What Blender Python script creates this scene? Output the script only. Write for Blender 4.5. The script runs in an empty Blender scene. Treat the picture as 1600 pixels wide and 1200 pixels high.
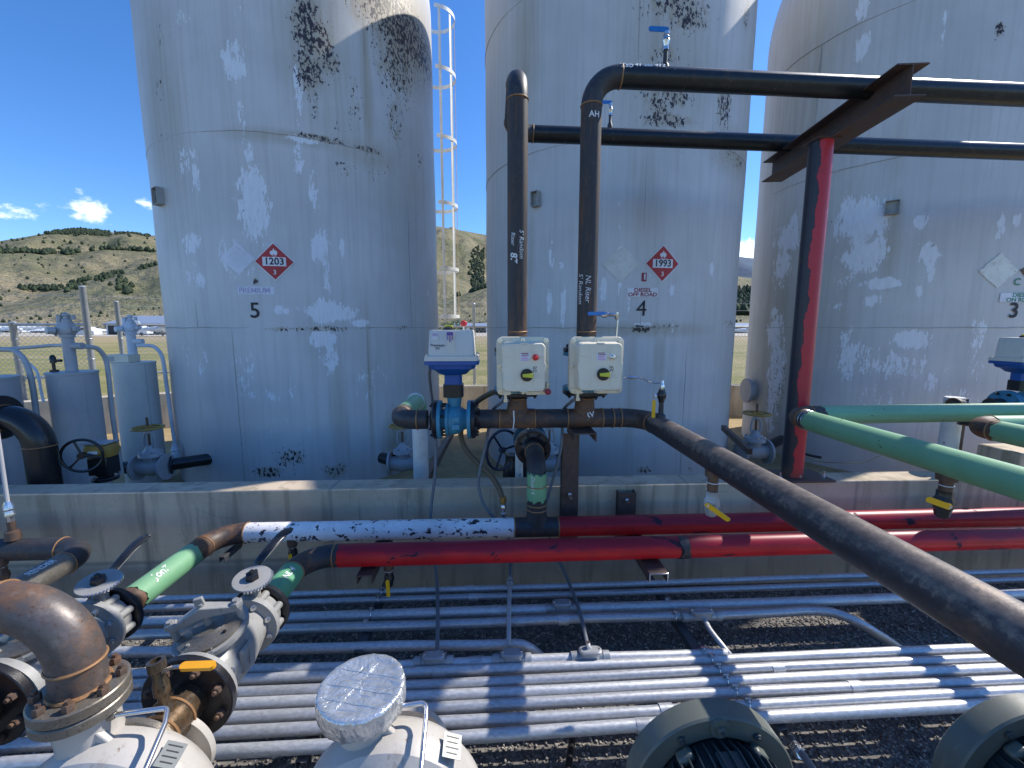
import bpy, math, random
from mathutils import Vector as V, Matrix
import numpy as np
random.seed(7); np.random.seed(7)
S = bpy.context.scene
R = math.radians
# ------------------------------------------------------------------ camera
F_PX, H = 665.0, 1.75
PITCH = math.atan(88/665)
cd = bpy.data.cameras.new('camera'); cam = bpy.data.objects.new('camera', cd); S.collection.objects.link(cam)
cam.location = (0, 0, H); cam.rotation_euler = (math.pi/2-PITCH, 0, 0)
cd.sensor_width = 36; cd.lens = 36*F_PX/1600; cd.clip_start = .02; cd.clip_end = 20000
S.camera = cam
# ------------------------------------------------------------------ sun, sky, exposure
SUN_AZ, SUN_EL = R(27.5), R(44.5)          # azimuth from +X towards +Y
sd = V((math.cos(SUN_AZ)*math.cos(SUN_EL), math.sin(SUN_AZ)*math.cos(SUN_EL), math.sin(SUN_EL)))
ld = bpy.data.lights.new('sun', 'SUN'); sun = bpy.data.objects.new('sun', ld); S.collection.objects.link(sun)
ld.energy = 3.1; ld.angle = R(.53); ld.color = (1, .95, .87)
sun.rotation_euler = sd.to_track_quat('Z', 'Y').to_euler()
S.view_settings.view_transform = 'Standard'; S.view_settings.look = 'None'
S.view_settings.exposure = .92; S.view_settings.gamma = 1
SKY = dict(strength=.128, alt=1300, air=1.0, dust=.5, ozone=2.5)
# ------------------------------------------------------------------ node helpers
class NT:
    def __init__(s, t): s.t = t; s.n = t.nodes; s.l = t.links
    def lk(s, a, b):
        if isinstance(a, (int, float)): b.default_value = a
        elif isinstance(a, tuple): b.default_value = a if len(a) == 4 or b.type == 'VECTOR' else (*a, 1)
        else: s.l.new(a, b)
    def math(s, op, a, b=0.0, c=None, clamp=False):
        n = s.n.new('ShaderNodeMath'); n.operation = op; n.use_clamp = clamp
        s.lk(a, n.inputs[0]); s.lk(b, n.inputs[1])
        if c is not None: s.lk(c, n.inputs[2])
        return n.outputs[0]
    def coord(s, which='Object'): return s.n.new('ShaderNodeTexCoord').outputs[which]
    def pos(s): return s.n.new('ShaderNodeNewGeometry').outputs['Position']
    def map(s, v, sc=(1, 1, 1), loc=(0, 0, 0), rot=(0, 0, 0)):
        n = s.n.new('ShaderNodeMapping'); s.l.new(v, n.inputs[0]); n.inputs[3].default_value = sc
        n.inputs[1].default_value = loc; n.inputs[2].default_value = rot; return n.outputs[0]
    def noise(s, v, sc, det=4, ro=.55, dist=0):
        n = s.n.new('ShaderNodeTexNoise'); s.l.new(v, n.inputs['Vector']); n.inputs['Scale'].default_value = sc
        n.inputs['Detail'].default_value = det; n.inputs['Roughness'].default_value = ro; n.inputs['Distortion'].default_value = dist
        return n.outputs[0]
    def vor(s, v, sc, feat='F1', out=0):
        n = s.n.new('ShaderNodeTexVoronoi'); n.feature = feat; s.l.new(v, n.inputs['Vector']); n.inputs['Scale'].default_value = sc
        return n.outputs[out]
    def step(s, x, lo, hi):
        n = s.n.new('ShaderNodeMapRange'); n.interpolation_type = 'SMOOTHSTEP'; s.lk(x, n.inputs[0])
        n.inputs[1].default_value = lo; n.inputs[2].default_value = hi; return n.outputs[0]
    def mix(s, f, a, b, mode='MIX'):
        n = s.n.new('ShaderNodeMix'); n.data_type = 'RGBA'; n.blend_type = mode; n.clamp_factor = True
        s.lk(f, n.inputs[0]); s.lk(a, n.inputs[6]); s.lk(b, n.inputs[7]); return n.outputs[2]
    def attr(s, name):
        n = s.n.new('ShaderNodeAttribute'); n.attribute_name = name; return n.outputs['Fac']
    def bump(s, h, st=.3, d=.01):
        n = s.n.new('ShaderNodeBump'); n.inputs['Strength'].default_value = st; n.inputs['Distance'].default_value = d
        s.l.new(h, n.inputs['Height']); return n.outputs[0]
    def sep(s, v):
        n = s.n.new('ShaderNodeSeparateXYZ'); s.l.new(v, n.inputs[0]); return n.outputs
MATS = {}
def newmat(name):
    m = bpy.data.materials.new(name); m.use_nodes = True
    nt = NT(m.node_tree); b = m.node_tree.nodes['Principled BSDF']; MATS[name] = m
    return m, nt, b
def setp(nt, b, col=None, rough=None, metal=None, nrm=None, spec=None, coat=None):
    if col is not None: nt.lk(col, b.inputs['Base Color'])
    if rough is not None: nt.lk(rough, b.inputs['Roughness'])
    if metal is not None: nt.lk(metal, b.inputs['Metallic'])
    if nrm is not None: nt.l.new(nrm, b.inputs['Normal'])
    if spec is not None: nt.lk(spec, b.inputs['Specular IOR Level'])
    if coat is not None: nt.lk(coat, b.inputs['Coat Weight'])
# world
w = bpy.data.worlds.new('World'); S.world = w; w.use_nodes = True
nt = NT(w.node_tree); bg = w.node_tree.nodes['Background']
sk = nt.n.new('ShaderNodeTexSky'); sk.sky_type = 'NISHITA'; sk.sun_disc = False
sk.sun_elevation = SUN_EL; sk.sun_rotation = math.pi/2-SUN_AZ
sk.altitude = SKY['alt']; sk.air_density = SKY['air']; sk.dust_density = SKY['dust']; sk.ozone_density = SKY['ozone']
gen = nt.coord('Generated'); sx, sy, sz = nt.sep(gen)
azn = nt.math('ARCTAN2', sx, sy)
el = nt.math('ARCSINE', sz)
hue = nt.n.new('ShaderNodeHueSaturation'); hue.inputs['Saturation'].default_value = 1.24; nt.l.new(sk.outputs[0], hue.inputs['Color'])
skycol = nt.mix(1.0, hue.outputs[0], (.76, .82, .96), 'MULTIPLY')
cn = nt.noise(nt.map(gen, (1, 1, 1.8)), 26, 8, .62)
cn2 = nt.noise(nt.map(gen, (1, 1, 1.6)), 9, 3, .5)
tot = None
def dirang(px, py):
    x = (px-800)/F_PX; u = (600-py)/F_PX
    d = V((x, math.cos(PITCH)+u*math.sin(PITCH), u*math.cos(PITCH)-math.sin(PITCH))).normalized()
    return math.atan2(d.x, d.y), math.asin(d.z)
for px, py, rx, ry, st in [(38, 331, 40, 15, .80), (60, 322, 22, 8, .75), (138, 328, 36, 22, .85), (120, 336, 24, 9, .7), (228, 318, 20, 8, .75), (1172, 397, 40, 24, 1.25), (1210, 405, 70, 20, 1.2), (1400, 380, 120, 30, 1.1), (-120, 330, 90, 30, 1.0)]:
    a, e = dirang(px, py)
    ca = abs(math.cos(a)); ra = rx/670*ca*ca; re = ry/670*ca
    dx = nt.math('DIVIDE', nt.math('SUBTRACT', azn, a), ra); dy = nt.math('DIVIDE', nt.math('SUBTRACT', el, e), re)
    d2 = nt.math('SQRT', nt.math('ADD', nt.math('MULTIPLY', dx, dx), nt.math('MULTIPLY', dy, dy)))
    mk = nt.math('MULTIPLY', nt.math('SUBTRACT', 1.35, d2), st, clamp=False)
    tot = mk if tot is None else nt.math('MAXIMUM', tot, mk)
cl = nt.step(nt.math('ADD', tot, nt.math('MULTIPLY', nt.math('SUBTRACT', cn, .5), 3.4)), .30, 1.25)
ccol = nt.mix(nt.step(cn2, .35, .7), (6.2, 6.6, 7.4), (9.5, 9.5, 9.6))
nt.l.new(nt.mix(nt.math('MULTIPLY', cl, .93), skycol, ccol), bg.inputs[0]); bg.inputs[1].default_value = SKY['strength']
# ------------------------------------------------------------------ frames and pixel rays
AL = math.atan(.043)                       # the yard is turned 2.5 degrees against the view
W_ = V((math.cos(AL), math.sin(AL), 0)); N_ = V((-math.sin(AL), math.cos(AL), 0)); Z_ = V((0, 0, 1))
O_ = V((0, 0, H))
def F(u, v, z): return W_*u + N_*v + Z_*z
def ray(px, py):
    x = (px-800)/F_PX; u = (600-py)/F_PX
    return V((x, math.cos(PITCH)+u*math.sin(PITCH), u*math.cos(PITCH)-math.sin(PITCH)))
def pz(px, py, z): r = ray(px, py); return O_ + r*((z-H)/r.z)
def pv(px, py, v): r = ray(px, py); return O_ + r*(v/r.dot(N_))
def pY(px, py, Y): r = ray(px, py); return O_ + r*(Y/r.y)
def uv(p): return p.dot(W_), p.dot(N_)
# ------------------------------------------------------------------ mesh builder
class MB:
    def __init__(s): s.v = []; s.f = []
    def add(s, vs, fs):
        k = len(s.v); s.v += [V(x) for x in vs]; s.f += [tuple(i+k for i in f) for f in fs]; return s
    def box(s, c, sz, ax=None):
        a, b, d = ax or (W_, N_, Z_); c = V(c); vs = []
        for i in (-.5, .5):
            for j in (-.5, .5):
                for k in (-.5, .5): vs.append(c+a*sz[0]*i+b*sz[1]*j+d*sz[2]*k)
        return s.add(vs, [(0, 1, 3, 2), (4, 6, 7, 5), (0, 4, 5, 1), (2, 3, 7, 6), (0, 2, 6, 4), (1, 5, 7, 3)])
    def lathe(s, c, axis, prof, seg=28, caps=True, a0=0, a1=None):
        c = V(c); axis = V(axis).normalized(); x = axis.orthogonal().normalized()
        if abs(axis.z) > .9: x = (W_-axis*W_.dot(axis)).normalized()
        y = axis.cross(x); full = a1 is None; n = seg if full else seg+1; vs = []; fs = []
        for d, r in prof:
            for i in range(n):
                t = (2*math.pi*i/seg) if full else a0+(a1-a0)*i/seg
                vs.append(c+axis*d+(x*math.cos(t)+y*math.sin(t))*r)
        m = len(prof)
        for j in range(m-1):
            for i in range(n if full else n-1):
                i2 = (i+1) % n
                fs.append((j*n+i, j*n+i2, (j+1)*n+i2, (j+1)*n+i))
        if caps and full:
            if prof[0][1] > 1e-5: fs.append(tuple(reversed(range(n))))
            if prof[-1][1] > 1e-5: fs.append(tuple((m-1)*n+i for i in range(n)))
        return s.add(vs, fs)
    def cyl(s, p0, p1, r, r2=None, seg=20, caps=True):
        p0, p1 = V(p0), V(p1); return s.lathe(p0, p1-p0, [(0, r), ((p1-p0).length, r if r2 is None else r2)], seg, caps)
    def sweep(s, pts, r, seg=14, caps=True, jag=0, sq=None):
        pts = [V(p) for p in pts]; n = len(pts); T = []
        for i in range(n):
            T.append(((pts[min(i+1, n-1)]-pts[max(i-1, 0)]).normalized()))
        x = T[0].orthogonal().normalized(); vs = []; fs = []
        rr = r if isinstance(r, (list, tuple)) else [r]*n
        for i in range(n):
            x = (x-T[i]*x.dot(T[i])).normalized(); y = T[i].cross(x)
            for k in range(seg):
                t = 2*math.pi*k/seg; j = T[i]*random.uniform(-jag, jag) if jag and i in (0, n-1) else V((0, 0, 0))
                vs.append(pts[i]+(x*math.cos(t)+y*math.sin(t))*rr[i]+j)
        for i in range(n-1):
            for k in range(seg):
                k2 = (k+1) % seg; fs.append((i*seg+k, i*seg+k2, (i+1)*seg+k2, (i+1)*seg+k))
        if caps: fs.append(tuple(reversed(range(seg)))); fs.append(tuple((n-1)*seg+k for k in range(seg)))
        return s.add(vs, fs)
    def torus(s, c, axis, Rr, r, seg=32, seg2=8, a0=0, a1=2*math.pi, xd=None):
        axis = V(axis).normalized(); x = xd.normalized() if xd else axis.orthogonal().normalized(); y = axis.cross(x)
        full = abs(a1-a0-2*math.pi) < 1e-6; n = seg if full else seg+1; vs = []; fs = []
        for i in range(n):
            t = a0+(a1-a0)*i/seg; d = x*math.cos(t)+y*math.sin(t)
            for k in range(seg2):
                q = 2*math.pi*k/seg2; vs.append(V(c)+d*(Rr+r*math.cos(q))+axis*r*math.sin(q))
        for i in range(n if full else n-1):
            i2 = (i+1) % n
            for k in range(seg2):
                k2 = (k+1) % seg2; fs.append((i*seg2+k, i2*seg2+k, i2*seg2+k2, i*seg2+k2))
        return s.add(vs, fs)
    def loft(s, rings, caps=True):
        n = len(rings[0]); vs = [p for r in rings for p in r]; fs = []
        for j in range(len(rings)-1):
            for i in range(n):
                i2 = (i+1) % n; fs.append((j*n+i, j*n+i2, (j+1)*n+i2, (j+1)*n+i))
        if caps: fs.append(tuple(reversed(range(n)))); fs.append(tuple((len(rings)-1)*n+i for i in range(n)))
        return s.add(vs, fs)
    def rrect(s, c, xd, yd, nd, levels, k=5):
        rings = []
        for lv in levels:
            d, w_, h_, r = lv[:4]; ox, oy = (lv[4], lv[5]) if len(lv) > 4 else (0, 0)
            ring = []
            for q, (sx_, sy_) in enumerate([(1, 1), (-1, 1), (-1, -1), (1, -1)]):
                for i in range(k+1):
                    t = math.pi/2*(q+i/k)
                    ring.append(V(c)+nd*d+xd*(ox+sx_*(w_/2-r)+r*math.cos(t))+yd*(oy+sy_*(h_/2-r)+r*math.sin(t)))
            rings.append(ring)
        return s.loft(rings)
    def hexbolt(s, c, axis, r, h):
        axis = V(axis).normalized(); s.lathe(c, axis, [(0, r), (h*.85, r), (h, r*.85)], 6)
        return s.lathe(V(c)+axis*h, axis, [(-.001, r*.5), (h*.5, r*.5)], 8)
    def build(s, name, mat, parent=None, label=None, bevel=0, sharp=35, flat=False):
        me = bpy.data.meshes.new(name); off = ORG.get(parent.name, V((0, 0, 0))) if parent else V((0, 0, 0))
        me.from_pydata([tuple(p-off) for p in s.v], [], s.f); me.update()
        if not flat:
            me.polygons.foreach_set('use_smooth', [True]*len(me.polygons)); me.set_sharp_from_angle(angle=R(sharp))
        me.materials.append(MATS[mat] if isinstance(mat, str) else mat)
        o = bpy.data.objects.new(name, me); S.collection.objects.link(o)
        if parent: o.parent = parent; ORG[o.name] = off
        if label: o['label'] = label
        if bevel:
            b = o.modifiers.new('bevel', 'BEVEL'); b.width = bevel; b.segments = 2; b.limit_method = 'ANGLE'; b.angle_limit = R(40)
        return o
ORG = {}
def thing(name, label, cat, loc, group=None):
    o = bpy.data.objects.new(name, None); S.collection.objects.link(o); o.location = loc; o.empty_display_size = .1
    ORG[o.name] = V(loc); o['label'] = label; o['category'] = cat
    if group: o['group'] = group
    return o
def tag(o, label, cat, group=None):
    o['label'] = label; o['category'] = cat
    if group: o['group'] = group
    return o
def recenter(o, loc):
    loc = V(loc); o.data.transform(Matrix.Translation(-loc)); o.location = loc; return o
def copy_tree(o, parent=None):
    c = o.copy(); S.collection.objects.link(c); ORG[c.name] = ORG.get(o.name, V((0, 0, 0)))
    if parent: c.parent = parent
    for ch in [x for x in S.objects if x.parent == o]: copy_tree(ch, c)
    return c
def dup(o, loc, rz, label, scale=1):
    c = copy_tree(o); c.location = loc; c.rotation_euler = (0, 0, rz); c['label'] = label
    if scale != 1: c.scale = (scale,)*3
    return c
def struct(o): o['kind'] = 'structure'; return o
def catmull(P, n=8):
    P = [V(p) for p in P]; Q = [P[0]*2-P[1]]+P+[P[-1]*2-P[-2]]; out = []
    for i in range(1, len(Q)-2):
        for k in range(n):
            t = k/n; a, b, c, d = Q[i-1:i+3]
            out.append(.5*((2*b)+(c-a)*t+(2*a-5*b+4*c-d)*t*t+(3*b-a-3*c+d)*t**3))
    return out+[P[-1]]
def arc(corner, d0, d1, Rr, n=10):
    """fillet arc at a corner: arriving along d0, leaving along d1"""
    d0 = V(d0).normalized(); d1 = V(d1).normalized(); ang = d0.angle(d1); t = Rr*math.tan(ang/2)
    a = V(corner)-d0*t; cen = a+(d1-d0*d0.dot(d1)).normalized()*Rr
    ra = a-cen; ax = d0.cross(d1).normalized()
    return [cen+Matrix.Rotation(ang*i/n, 3, ax)@ra for i in range(n+1)], t
def text2d(s, size, bold=0, shear=0):
    c = bpy.data.curves.new('t', 'FONT'); c.body = s; c.size = size; c.offset = bold; c.shear = shear
    c.align_x = 'CENTER'; c.align_y = 'CENTER'; c.resolution_u = 3; c.space_line = .85
    o = bpy.data.objects.new('t', c); me = bpy.data.meshes.new_from_object(o)
    vs = [tuple(v.co[:2]) for v in me.vertices]; fs = [tuple(p.vertices) for p in me.polygons]
    bpy.data.objects.remove(o); bpy.data.curves.remove(c); bpy.data.meshes.remove(me); return vs, fs
def writing(name, s, size, mat, parent, fn, bold=0, shear=0, sx_=1, rot=0):
    vs, fs = text2d(s, size, bold, shear); ca, sa = math.cos(rot), math.sin(rot)
    vs = [(x*sx_, y) for x, y in vs]
    m = MB().add([fn(x*ca-y*sa, x*sa+y*ca) for x, y in vs], fs); return m.build(name, mat, parent, flat=True)
def plane_fn(o, xd, yd, nd, off=.002): return lambda x, y: V(o)+xd*x+yd*y+nd*off
def pipe_fn(o, ax, nd, r, off=.0015):
    """x runs along the pipe, y round it"""
    sd_ = ax.cross(nd)
    return lambda x, y: V(o)+ax*x+(nd*math.cos(y/r)-sd_*math.sin(y/r))*(r+off)
# ------------------------------------------------------------------ materials
def m_steel(name, dark=(.030, .034, .042), rust=(.17, .085, .040), amt=.5, rough=.42, metal=.25, sc=5, dusty=0, dust=(.32, .25, .19), stretch=(1, 1, 1), top=False):
    m, n, b = newmat(name); o = n.map(n.coord(), stretch)
    a = n.noise(o, sc, 6, .62, .3); c = n.noise(o, sc*6, 5, .7); f = n.noise(o, sc*22, 3, .6)
    k = n.step(n.math('ADD', n.math('MULTIPLY', a, .75), n.math('MULTIPLY', c, .35)), .72-.34*amt, .92-.30*amt)
    col = n.mix(k, dark, rust); col = n.mix(n.step(f, .55, .75), col, tuple(x*.45 for x in rust))
    col = n.mix(n.math('MULTIPLY', n.step(c, .50, .72), .6), col, tuple(min(1, x*1.5+.02) for x in dark))
    if dusty:
        d = n.step(n.math('ADD', n.math('MULTIPLY', c, .5), n.math('MULTIPLY', a, .5)), .42, .62)
        if top: d = n.math('MULTIPLY', n.step(n.math('ADD', n.sep(n.n.new('ShaderNodeNewGeometry').outputs['Normal'])[2], n.math('MULTIPLY', n.math('SUBTRACT', c, .5), 1.6)), .15, .65), n.math('ADD', n.math('MULTIPLY', d, .6), .4))
        col = n.mix(n.math('MULTIPLY', d, dusty), col, dust)
    sc_ = n.step(n.noise(n.map(n.coord(), (9, 1.1, 9), rot=(.2, .3, .5)), 6, 3, .5), .70, .73)
    col = n.mix(n.math('MULTIPLY', sc_, .25), col, (.30, .27, .24))
    setp(n, b, col, n.math('ADD', n.math('MULTIPLY', k, .25), rough), metal, n.bump(n.math('ADD', c, f), .18, .002)); return m
m_steel('black_pipe', dark=(.036, .036, .040), amt=.50, rough=.5, metal=.12)
m_steel('brown_pipe', dark=(.060, .045, .040), rust=(.21, .10, .045), amt=.78, metal=.15, rough=.5)
m_steel('long_pipe_steel', dark=(.040, .038, .046), rust=(.13, .085, .06), amt=.40, dusty=.52, dust=(.34, .27, .21), rough=.42, metal=.3, sc=7, top=True)
m_steel('riser_steel', dark=(.036, .034, .036), rust=(.17, .085, .042), amt=.62, rough=.56, metal=.1, stretch=(2.2, 2.2, .35), sc=7)
m_steel('overhead_steel', dark=(.022, .026, .030), rust=(.10, .055, .03), amt=.33, rough=.33, metal=.35)
m_steel('beam_steel', dark=(.085, .058, .050), rust=(.15, .075, .050), amt=.6, metal=.1, rough=.55)
m_steel('rust_elbow', dark=(.115, .100, .095), rust=(.20, .095, .042), amt=.66, metal=.35, rough=.43, sc=6)
m_steel('oily_brown', dark=(.085, .065, .045), rust=(.17, .095, .04), amt=.6, metal=.5, rough=.20, sc=6)
m_steel('weld_steel', dark=(.30, .16, .07), rust=(.40, .20, .08), amt=.6, metal=.2, rough=.5, sc=30)
m_steel('flange_steel', dark=(.20, .18, .15), rust=(.15, .10, .06), amt=.5, metal=.5, rough=.4, sc=9)
m_steel('black_flange', dark=(.014, .014, .018), rust=(.05, .03, .02), amt=.3, metal=.1, rough=.30, sc=9)
m_steel('rusty_bolt', dark=(.12, .08, .06), rust=(.20, .10, .05), amt=.6, metal=.3, rough=.5, sc=20)
def m_paint(name, col, rough=.42, chip=0, under=(.02, .02, .025), sc=14, var=.12, dirt=.15, metal=0, stretch=(1, 1, 1), bump=.08, dirtc=(.08, .065, .05), orange=0, spec=.5, top=None):
    m, n, b = newmat(name); o = n.coord(); so = n.map(o, stretch)
    a = n.noise(o, 3.5, 5, .6); c = n.noise(so, sc, 5, .65, .4); f = n.noise(o, 70, 2, .6)
    k = n.mix(n.step(a, .3, .7), tuple(x*(1-var) for x in col), tuple(min(1, x*(1+var)) for x in col))
    if dirt:
        k = n.mix(n.math('MULTIPLY', n.step(n.noise(o, 11, 6, .7), .50, .75), dirt), k, dirtc)
        k = n.mix(n.math('MULTIPLY', n.step(n.noise(n.map(o, (1, 1, .25)), 40, 3, .6), .62, .70), dirt*.8), k, dirtc)
    r = rough
    if top:
        kk = n.step(n.math('ADD', n.sep(n.n.new('ShaderNodeNewGeometry').outputs['Normal'])[2], n.math('MULTIPLY', n.math('SUBTRACT', c, .5), 1.5)), .25, .7); k = n.mix(n.math('MULTIPLY', kk, top[0]), k, top[1])
    if chip:
        q = n.step(c, .78-chip*.4, .79-chip*.4+.012); k = n.mix(q, k, under); r = n.math('ADD', n.math('MULTIPLY', q, .25), rough)
    setp(n, b, k, r, metal, n.bump(n.math('ADD', n.math('MULTIPLY', f, .5), c), bump, .002), spec=spec); return m
m_paint('red_paint', (.56, .016, .020), spec=.3, top=(.66, (.17, .012, .035)), rough=.40, chip=.38, under=(.04, .015, .03), sc=9, stretch=(.5, 1, 1), var=.18, dirt=.28, dirtc=(.12, .02, .05))
m_paint('white_pipe_paint', (.80, .77, .76), rough=.42, chip=.52, under=(.03, .025, .035), sc=24, stretch=(.8, 1, 1), dirt=.25, dirtc=(.25, .17, .13))
m_paint('green_paint', (.175, .385, .205), top=(.12, (.36, .50, .34)), rough=.46, chip=.26, under=(.05, .06, .05), sc=22, var=.10, dirt=.15, dirtc=(.09, .28, .15))
m_paint('dark_green_paint', (.13, .36, .19), rough=.45, chip=.16, under=(.05, .05, .05), sc=16, var=.10, dirt=.2)
m_paint('white_post_paint', (.70, .70, .68), chip=.36, under=(.05, .04, .04), sc=20, stretch=(1, 1, .35), dirt=.2)
m_paint('teal_paint', (.045, .22, .33), rough=.38, chip=.25, under=(.05, .05, .06), sc=16, var=.15, dirt=.25)
m_paint('dark_teal_paint', (.03, .13, .19), rough=.38, chip=.32, under=(.02, .02, .025), sc=16, var=.15, dirt=.25)
m_paint('blue_paint', (.010, .085, .34), rough=.32, var=.08, dirt=.12)
m_paint('beige_box', (.78, .70, .54), rough=.42, var=.07, dirt=.22, dirtc=(.30, .26, .18))
m_paint('grey_cover', (.66, .62, .55), rough=.42, var=.04, dirt=.10, dirtc=(.28, .26, .22))
m_paint('pump_grey', (.46, .43, .39), rough=.38, var=.12, dirt=.50, dirtc=(.22, .15, .09), bump=.45, chip=.22, under=(.2, .13, .08), sc=8)
m_paint('cast_grey', (.30, .295, .28), rough=.42, var=.14, dirt=.48, dirtc=(.13, .11, .09), bump=.55, chip=.16, under=(.10, .08, .06), sc=12)
m_paint('vessel_sunlit', (.64, .62, .58), rough=.4, var=.05, dirt=.1)  # vessel grey made paler, sunlight on the second vessel put into the colour
m_paint('vessel_grey', (.40, .40, .41), rough=.40, var=.05, dirt=.12)
m_paint('conduit_paint', (.44, .44, .44), rough=.42, var=.08, dirt=.15)
m_paint('motor_paint', (.11, .12, .10), rough=.42, var=.12, dirt=.35, dirtc=(.20, .19, .15), bump=.15)
m_paint('motor_dark', (.045, .055, .055), rough=.45, var=.1, dirt=.2, bump=.15)
m_paint('black_plastic', (.012, .012, .014), rough=.35, var=.1, dirt=.05)
m_paint('black_gloss', (.014, .015, .018), rough=.25, var=.1, dirt=.1)
m_paint('navy_wheel', (.012, .022, .055), rough=.35)
m_paint('grey_hose', (.14, .155, .175), rough=.5, var=.08, dirt=.15)
m_paint('brown_hose', (.12, .085, .045), rough=.5, var=.1, dirt=.3)
m_paint('brass', (.42, .27, .09), rough=.35, metal=.7)
m_paint('chrome', (.62, .63, .65), rough=.22, metal=.9, dirt=.2)
m_paint('yellow_handle', (.80, .46, .012), rough=.35, dirt=.15, chip=.1)
m_paint('orange_handle', (.80, .36, .015), rough=.3, dirt=.1)
m_paint('ochre_wheel', (.42, .25, .05), rough=.45, dirt=.3, chip=.2, under=(.1, .06, .04))
m_paint('yellow_paint', (.36, .23, .05), rough=.45, dirt=.25)
m_paint('pointer_yellow', (.62, .58, .05), rough=.4, dirt=.05)
m_paint('blue_handle', (.02, .17, .50), rough=.3, dirt=.05)
m_paint('signal_red', (.70, .03, .03), rough=.3, dirt=0)
m_paint('sign_red', (.42, .018, .022), rough=.4, dirt=.08, dirtc=(.3, .1, .1))
m_paint('sign_white', (.72, .72, .74), rough=.45, dirt=.08)
m_paint('ghost_white', (.74, .76, .82), rough=.6, dirt=.2, chip=.40, under=(.56, .56, .56), sc=26)
m_paint('ghost_beige', (.68, .67, .62), rough=.6, dirt=.65, dirtc=(.50, .43, .28), chip=.42, under=(.78, .78, .78), sc=11)
m_paint('ghost_pale', (.78, .80, .74), rough=.6, dirt=.5, dirtc=(.34, .14, .07), chip=.33, under=(.30, .12, .06), sc=8)
m_paint('sign_black', (.012, .013, .02), rough=.5, dirt=.1)
m_paint('sign_green', (.03, .24, .14), rough=.5, dirt=.1)
m_paint('sign_maroon', (.30, .03, .05), rough=.5, dirt=.1)
m_paint('sign_purple', (.15, .08, .35), rough=.5, dirt=0)
m_paint('sign_pink', (.65, .30, .50), rough=.5, dirt=0)
m_paint('faded_purple', (.48, .42, .58), rough=.6, dirt=.1, chip=.40, under=(.70, .72, .78), sc=60)
m_paint('chalk', (.72, .72, .72), rough=.7, dirt=0)
m_paint('plate_metal', (.20, .21, .20), rough=.45, metal=.2, chip=.3, under=(.12, .12, .12), sc=60)
m_paint('ladder_white', (.74, .73, .68), rough=.45, dirt=.3, dirtc=(.45, .28, .12))
m_paint('ladder_rust', (.60, .36, .16), rough=.55, dirt=.4, dirtc=(.7, .66, .56), var=.2)
m_paint('fence_galv', (.42, .44, .46), rough=.42, metal=.5, dirt=.15)
m_paint('wire', (.50, .52, .52), rough=.4, metal=.4, dirt=0)
m_paint('bldg_white', (.66, .68, .72), rough=.6, dirt=.05)
m_paint('bldg_roof', (.22, .26, .33), rough=.5, dirt=.05)
m_paint('opening_shade', (.02, .022, .03), rough=.6, dirt=0)
m_paint('car_white', (.7, .72, .75), rough=.3, dirt=0)
m_paint('glass_dark', (.03, .04, .05), rough=.1, dirt=0)
m_paint('dark_strut', (.10, .105, .115), rough=.4, metal=.5, dirt=.3)
m_paint('rust_stain_iron', (.16, .09, .05), rough=.6, dirt=.4)
# galvanised conduit
m, n, b = newmat('galvanised'); o = n.coord()
a = n.noise(n.map(o, (6, 14, 14)), 7, 4, .6); c = n.noise(o, 90, 3, .6); d = n.noise(n.map(o, (5, 9, 9)), 11, 5, .7)
col = n.mix(n.step(a, .35, .65), (.52, .53, .54), (.66, .67, .69)); col = n.mix(n.math('MULTIPLY', n.step(d, .58, .68), .35), col, (.30, .31, .32))
oi = n.n.new('ShaderNodeObjectInfo').outputs['Random']; col = n.mix(1.0, col, n.mix(oi, (.74, .74, .75), (1.0, 1.0, 1.0)), 'MULTIPLY'); col = n.mix(n.math('MULTIPLY', n.step(n.noise(o, 2.3, 5, .65), .56, .72), .45), col, (.27, .26, .25))
setp(n, b, col, n.math('ADD', n.math('MULTIPLY', n.math('ADD', a, oi), .14), .30), .52, n.bump(c, .08, .001))
m, n, b = newmat('fitting_grey'); o = n.coord(); c = n.noise(o, 160, 3, .6)
setp(n, b, n.mix(n.step(n.noise(o, 12, 4), .35, .65), (.30, .31, .32), (.42, .43, .44)), .42, .35, n.bump(c, .35, .001))
# foil tape
m, n, b = newmat('foil_tape'); o = n.coord(); a = n.noise(n.map(o, (1, 2.2, 1), rot=(0, 0, .6)), 12, 4, .5, 1.8); c = n.noise(n.map(o, (1, .4, 1)), 45, 3, .5, 1.5)
setp(n, b, n.mix(n.step(c, .3, .7), (.60, .62, .64), (.74, .76, .78)), .27, .72, n.bump(n.math('ADD', a, n.math('MULTIPLY', c, .16)), .7, .016))
# post half red half black
m, n, b = newmat('post_red_black'); o = n.coord(); x, y, z = n.sep(o)
ed = n.math('ADD', n.math('MULTIPLY', n.math('SUBTRACT', n.noise(n.map(o, (1, 1, 1.6)), 3.5, 3, .5), .5), .11), n.math('MULTIPLY', n.noise(n.map(o, (4, 4, 10)), 6, 3, .6), .016))
k = n.step(n.math('ADD', n.math('ADD', x, n.math('MULTIPLY', y, -.30)), ed), -.016, -.012)
wh = n.step(n.noise(o, 5, 3, .5), .665, .67)
col = n.mix(k, (.022, .022, .032), (.50, .022, .038)); col = n.mix(n.math('MULTIPLY', n.step(n.noise(o, 18, 5, .7), .55, .7), .4), col, (.16, .03, .035))
col = n.mix(n.math('MULTIPLY', wh, .8), col, (.62, .60, .57)); rs = n.step(n.math('ADD', z, n.math('MULTIPLY', n.noise(o, 8), .1)), .16, .02)
setp(n, b, n.mix(n.math('MULTIPLY', rs, .6), col, (.17, .09, .05)), .4, 0, n.bump(k, .5, .003))
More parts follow.
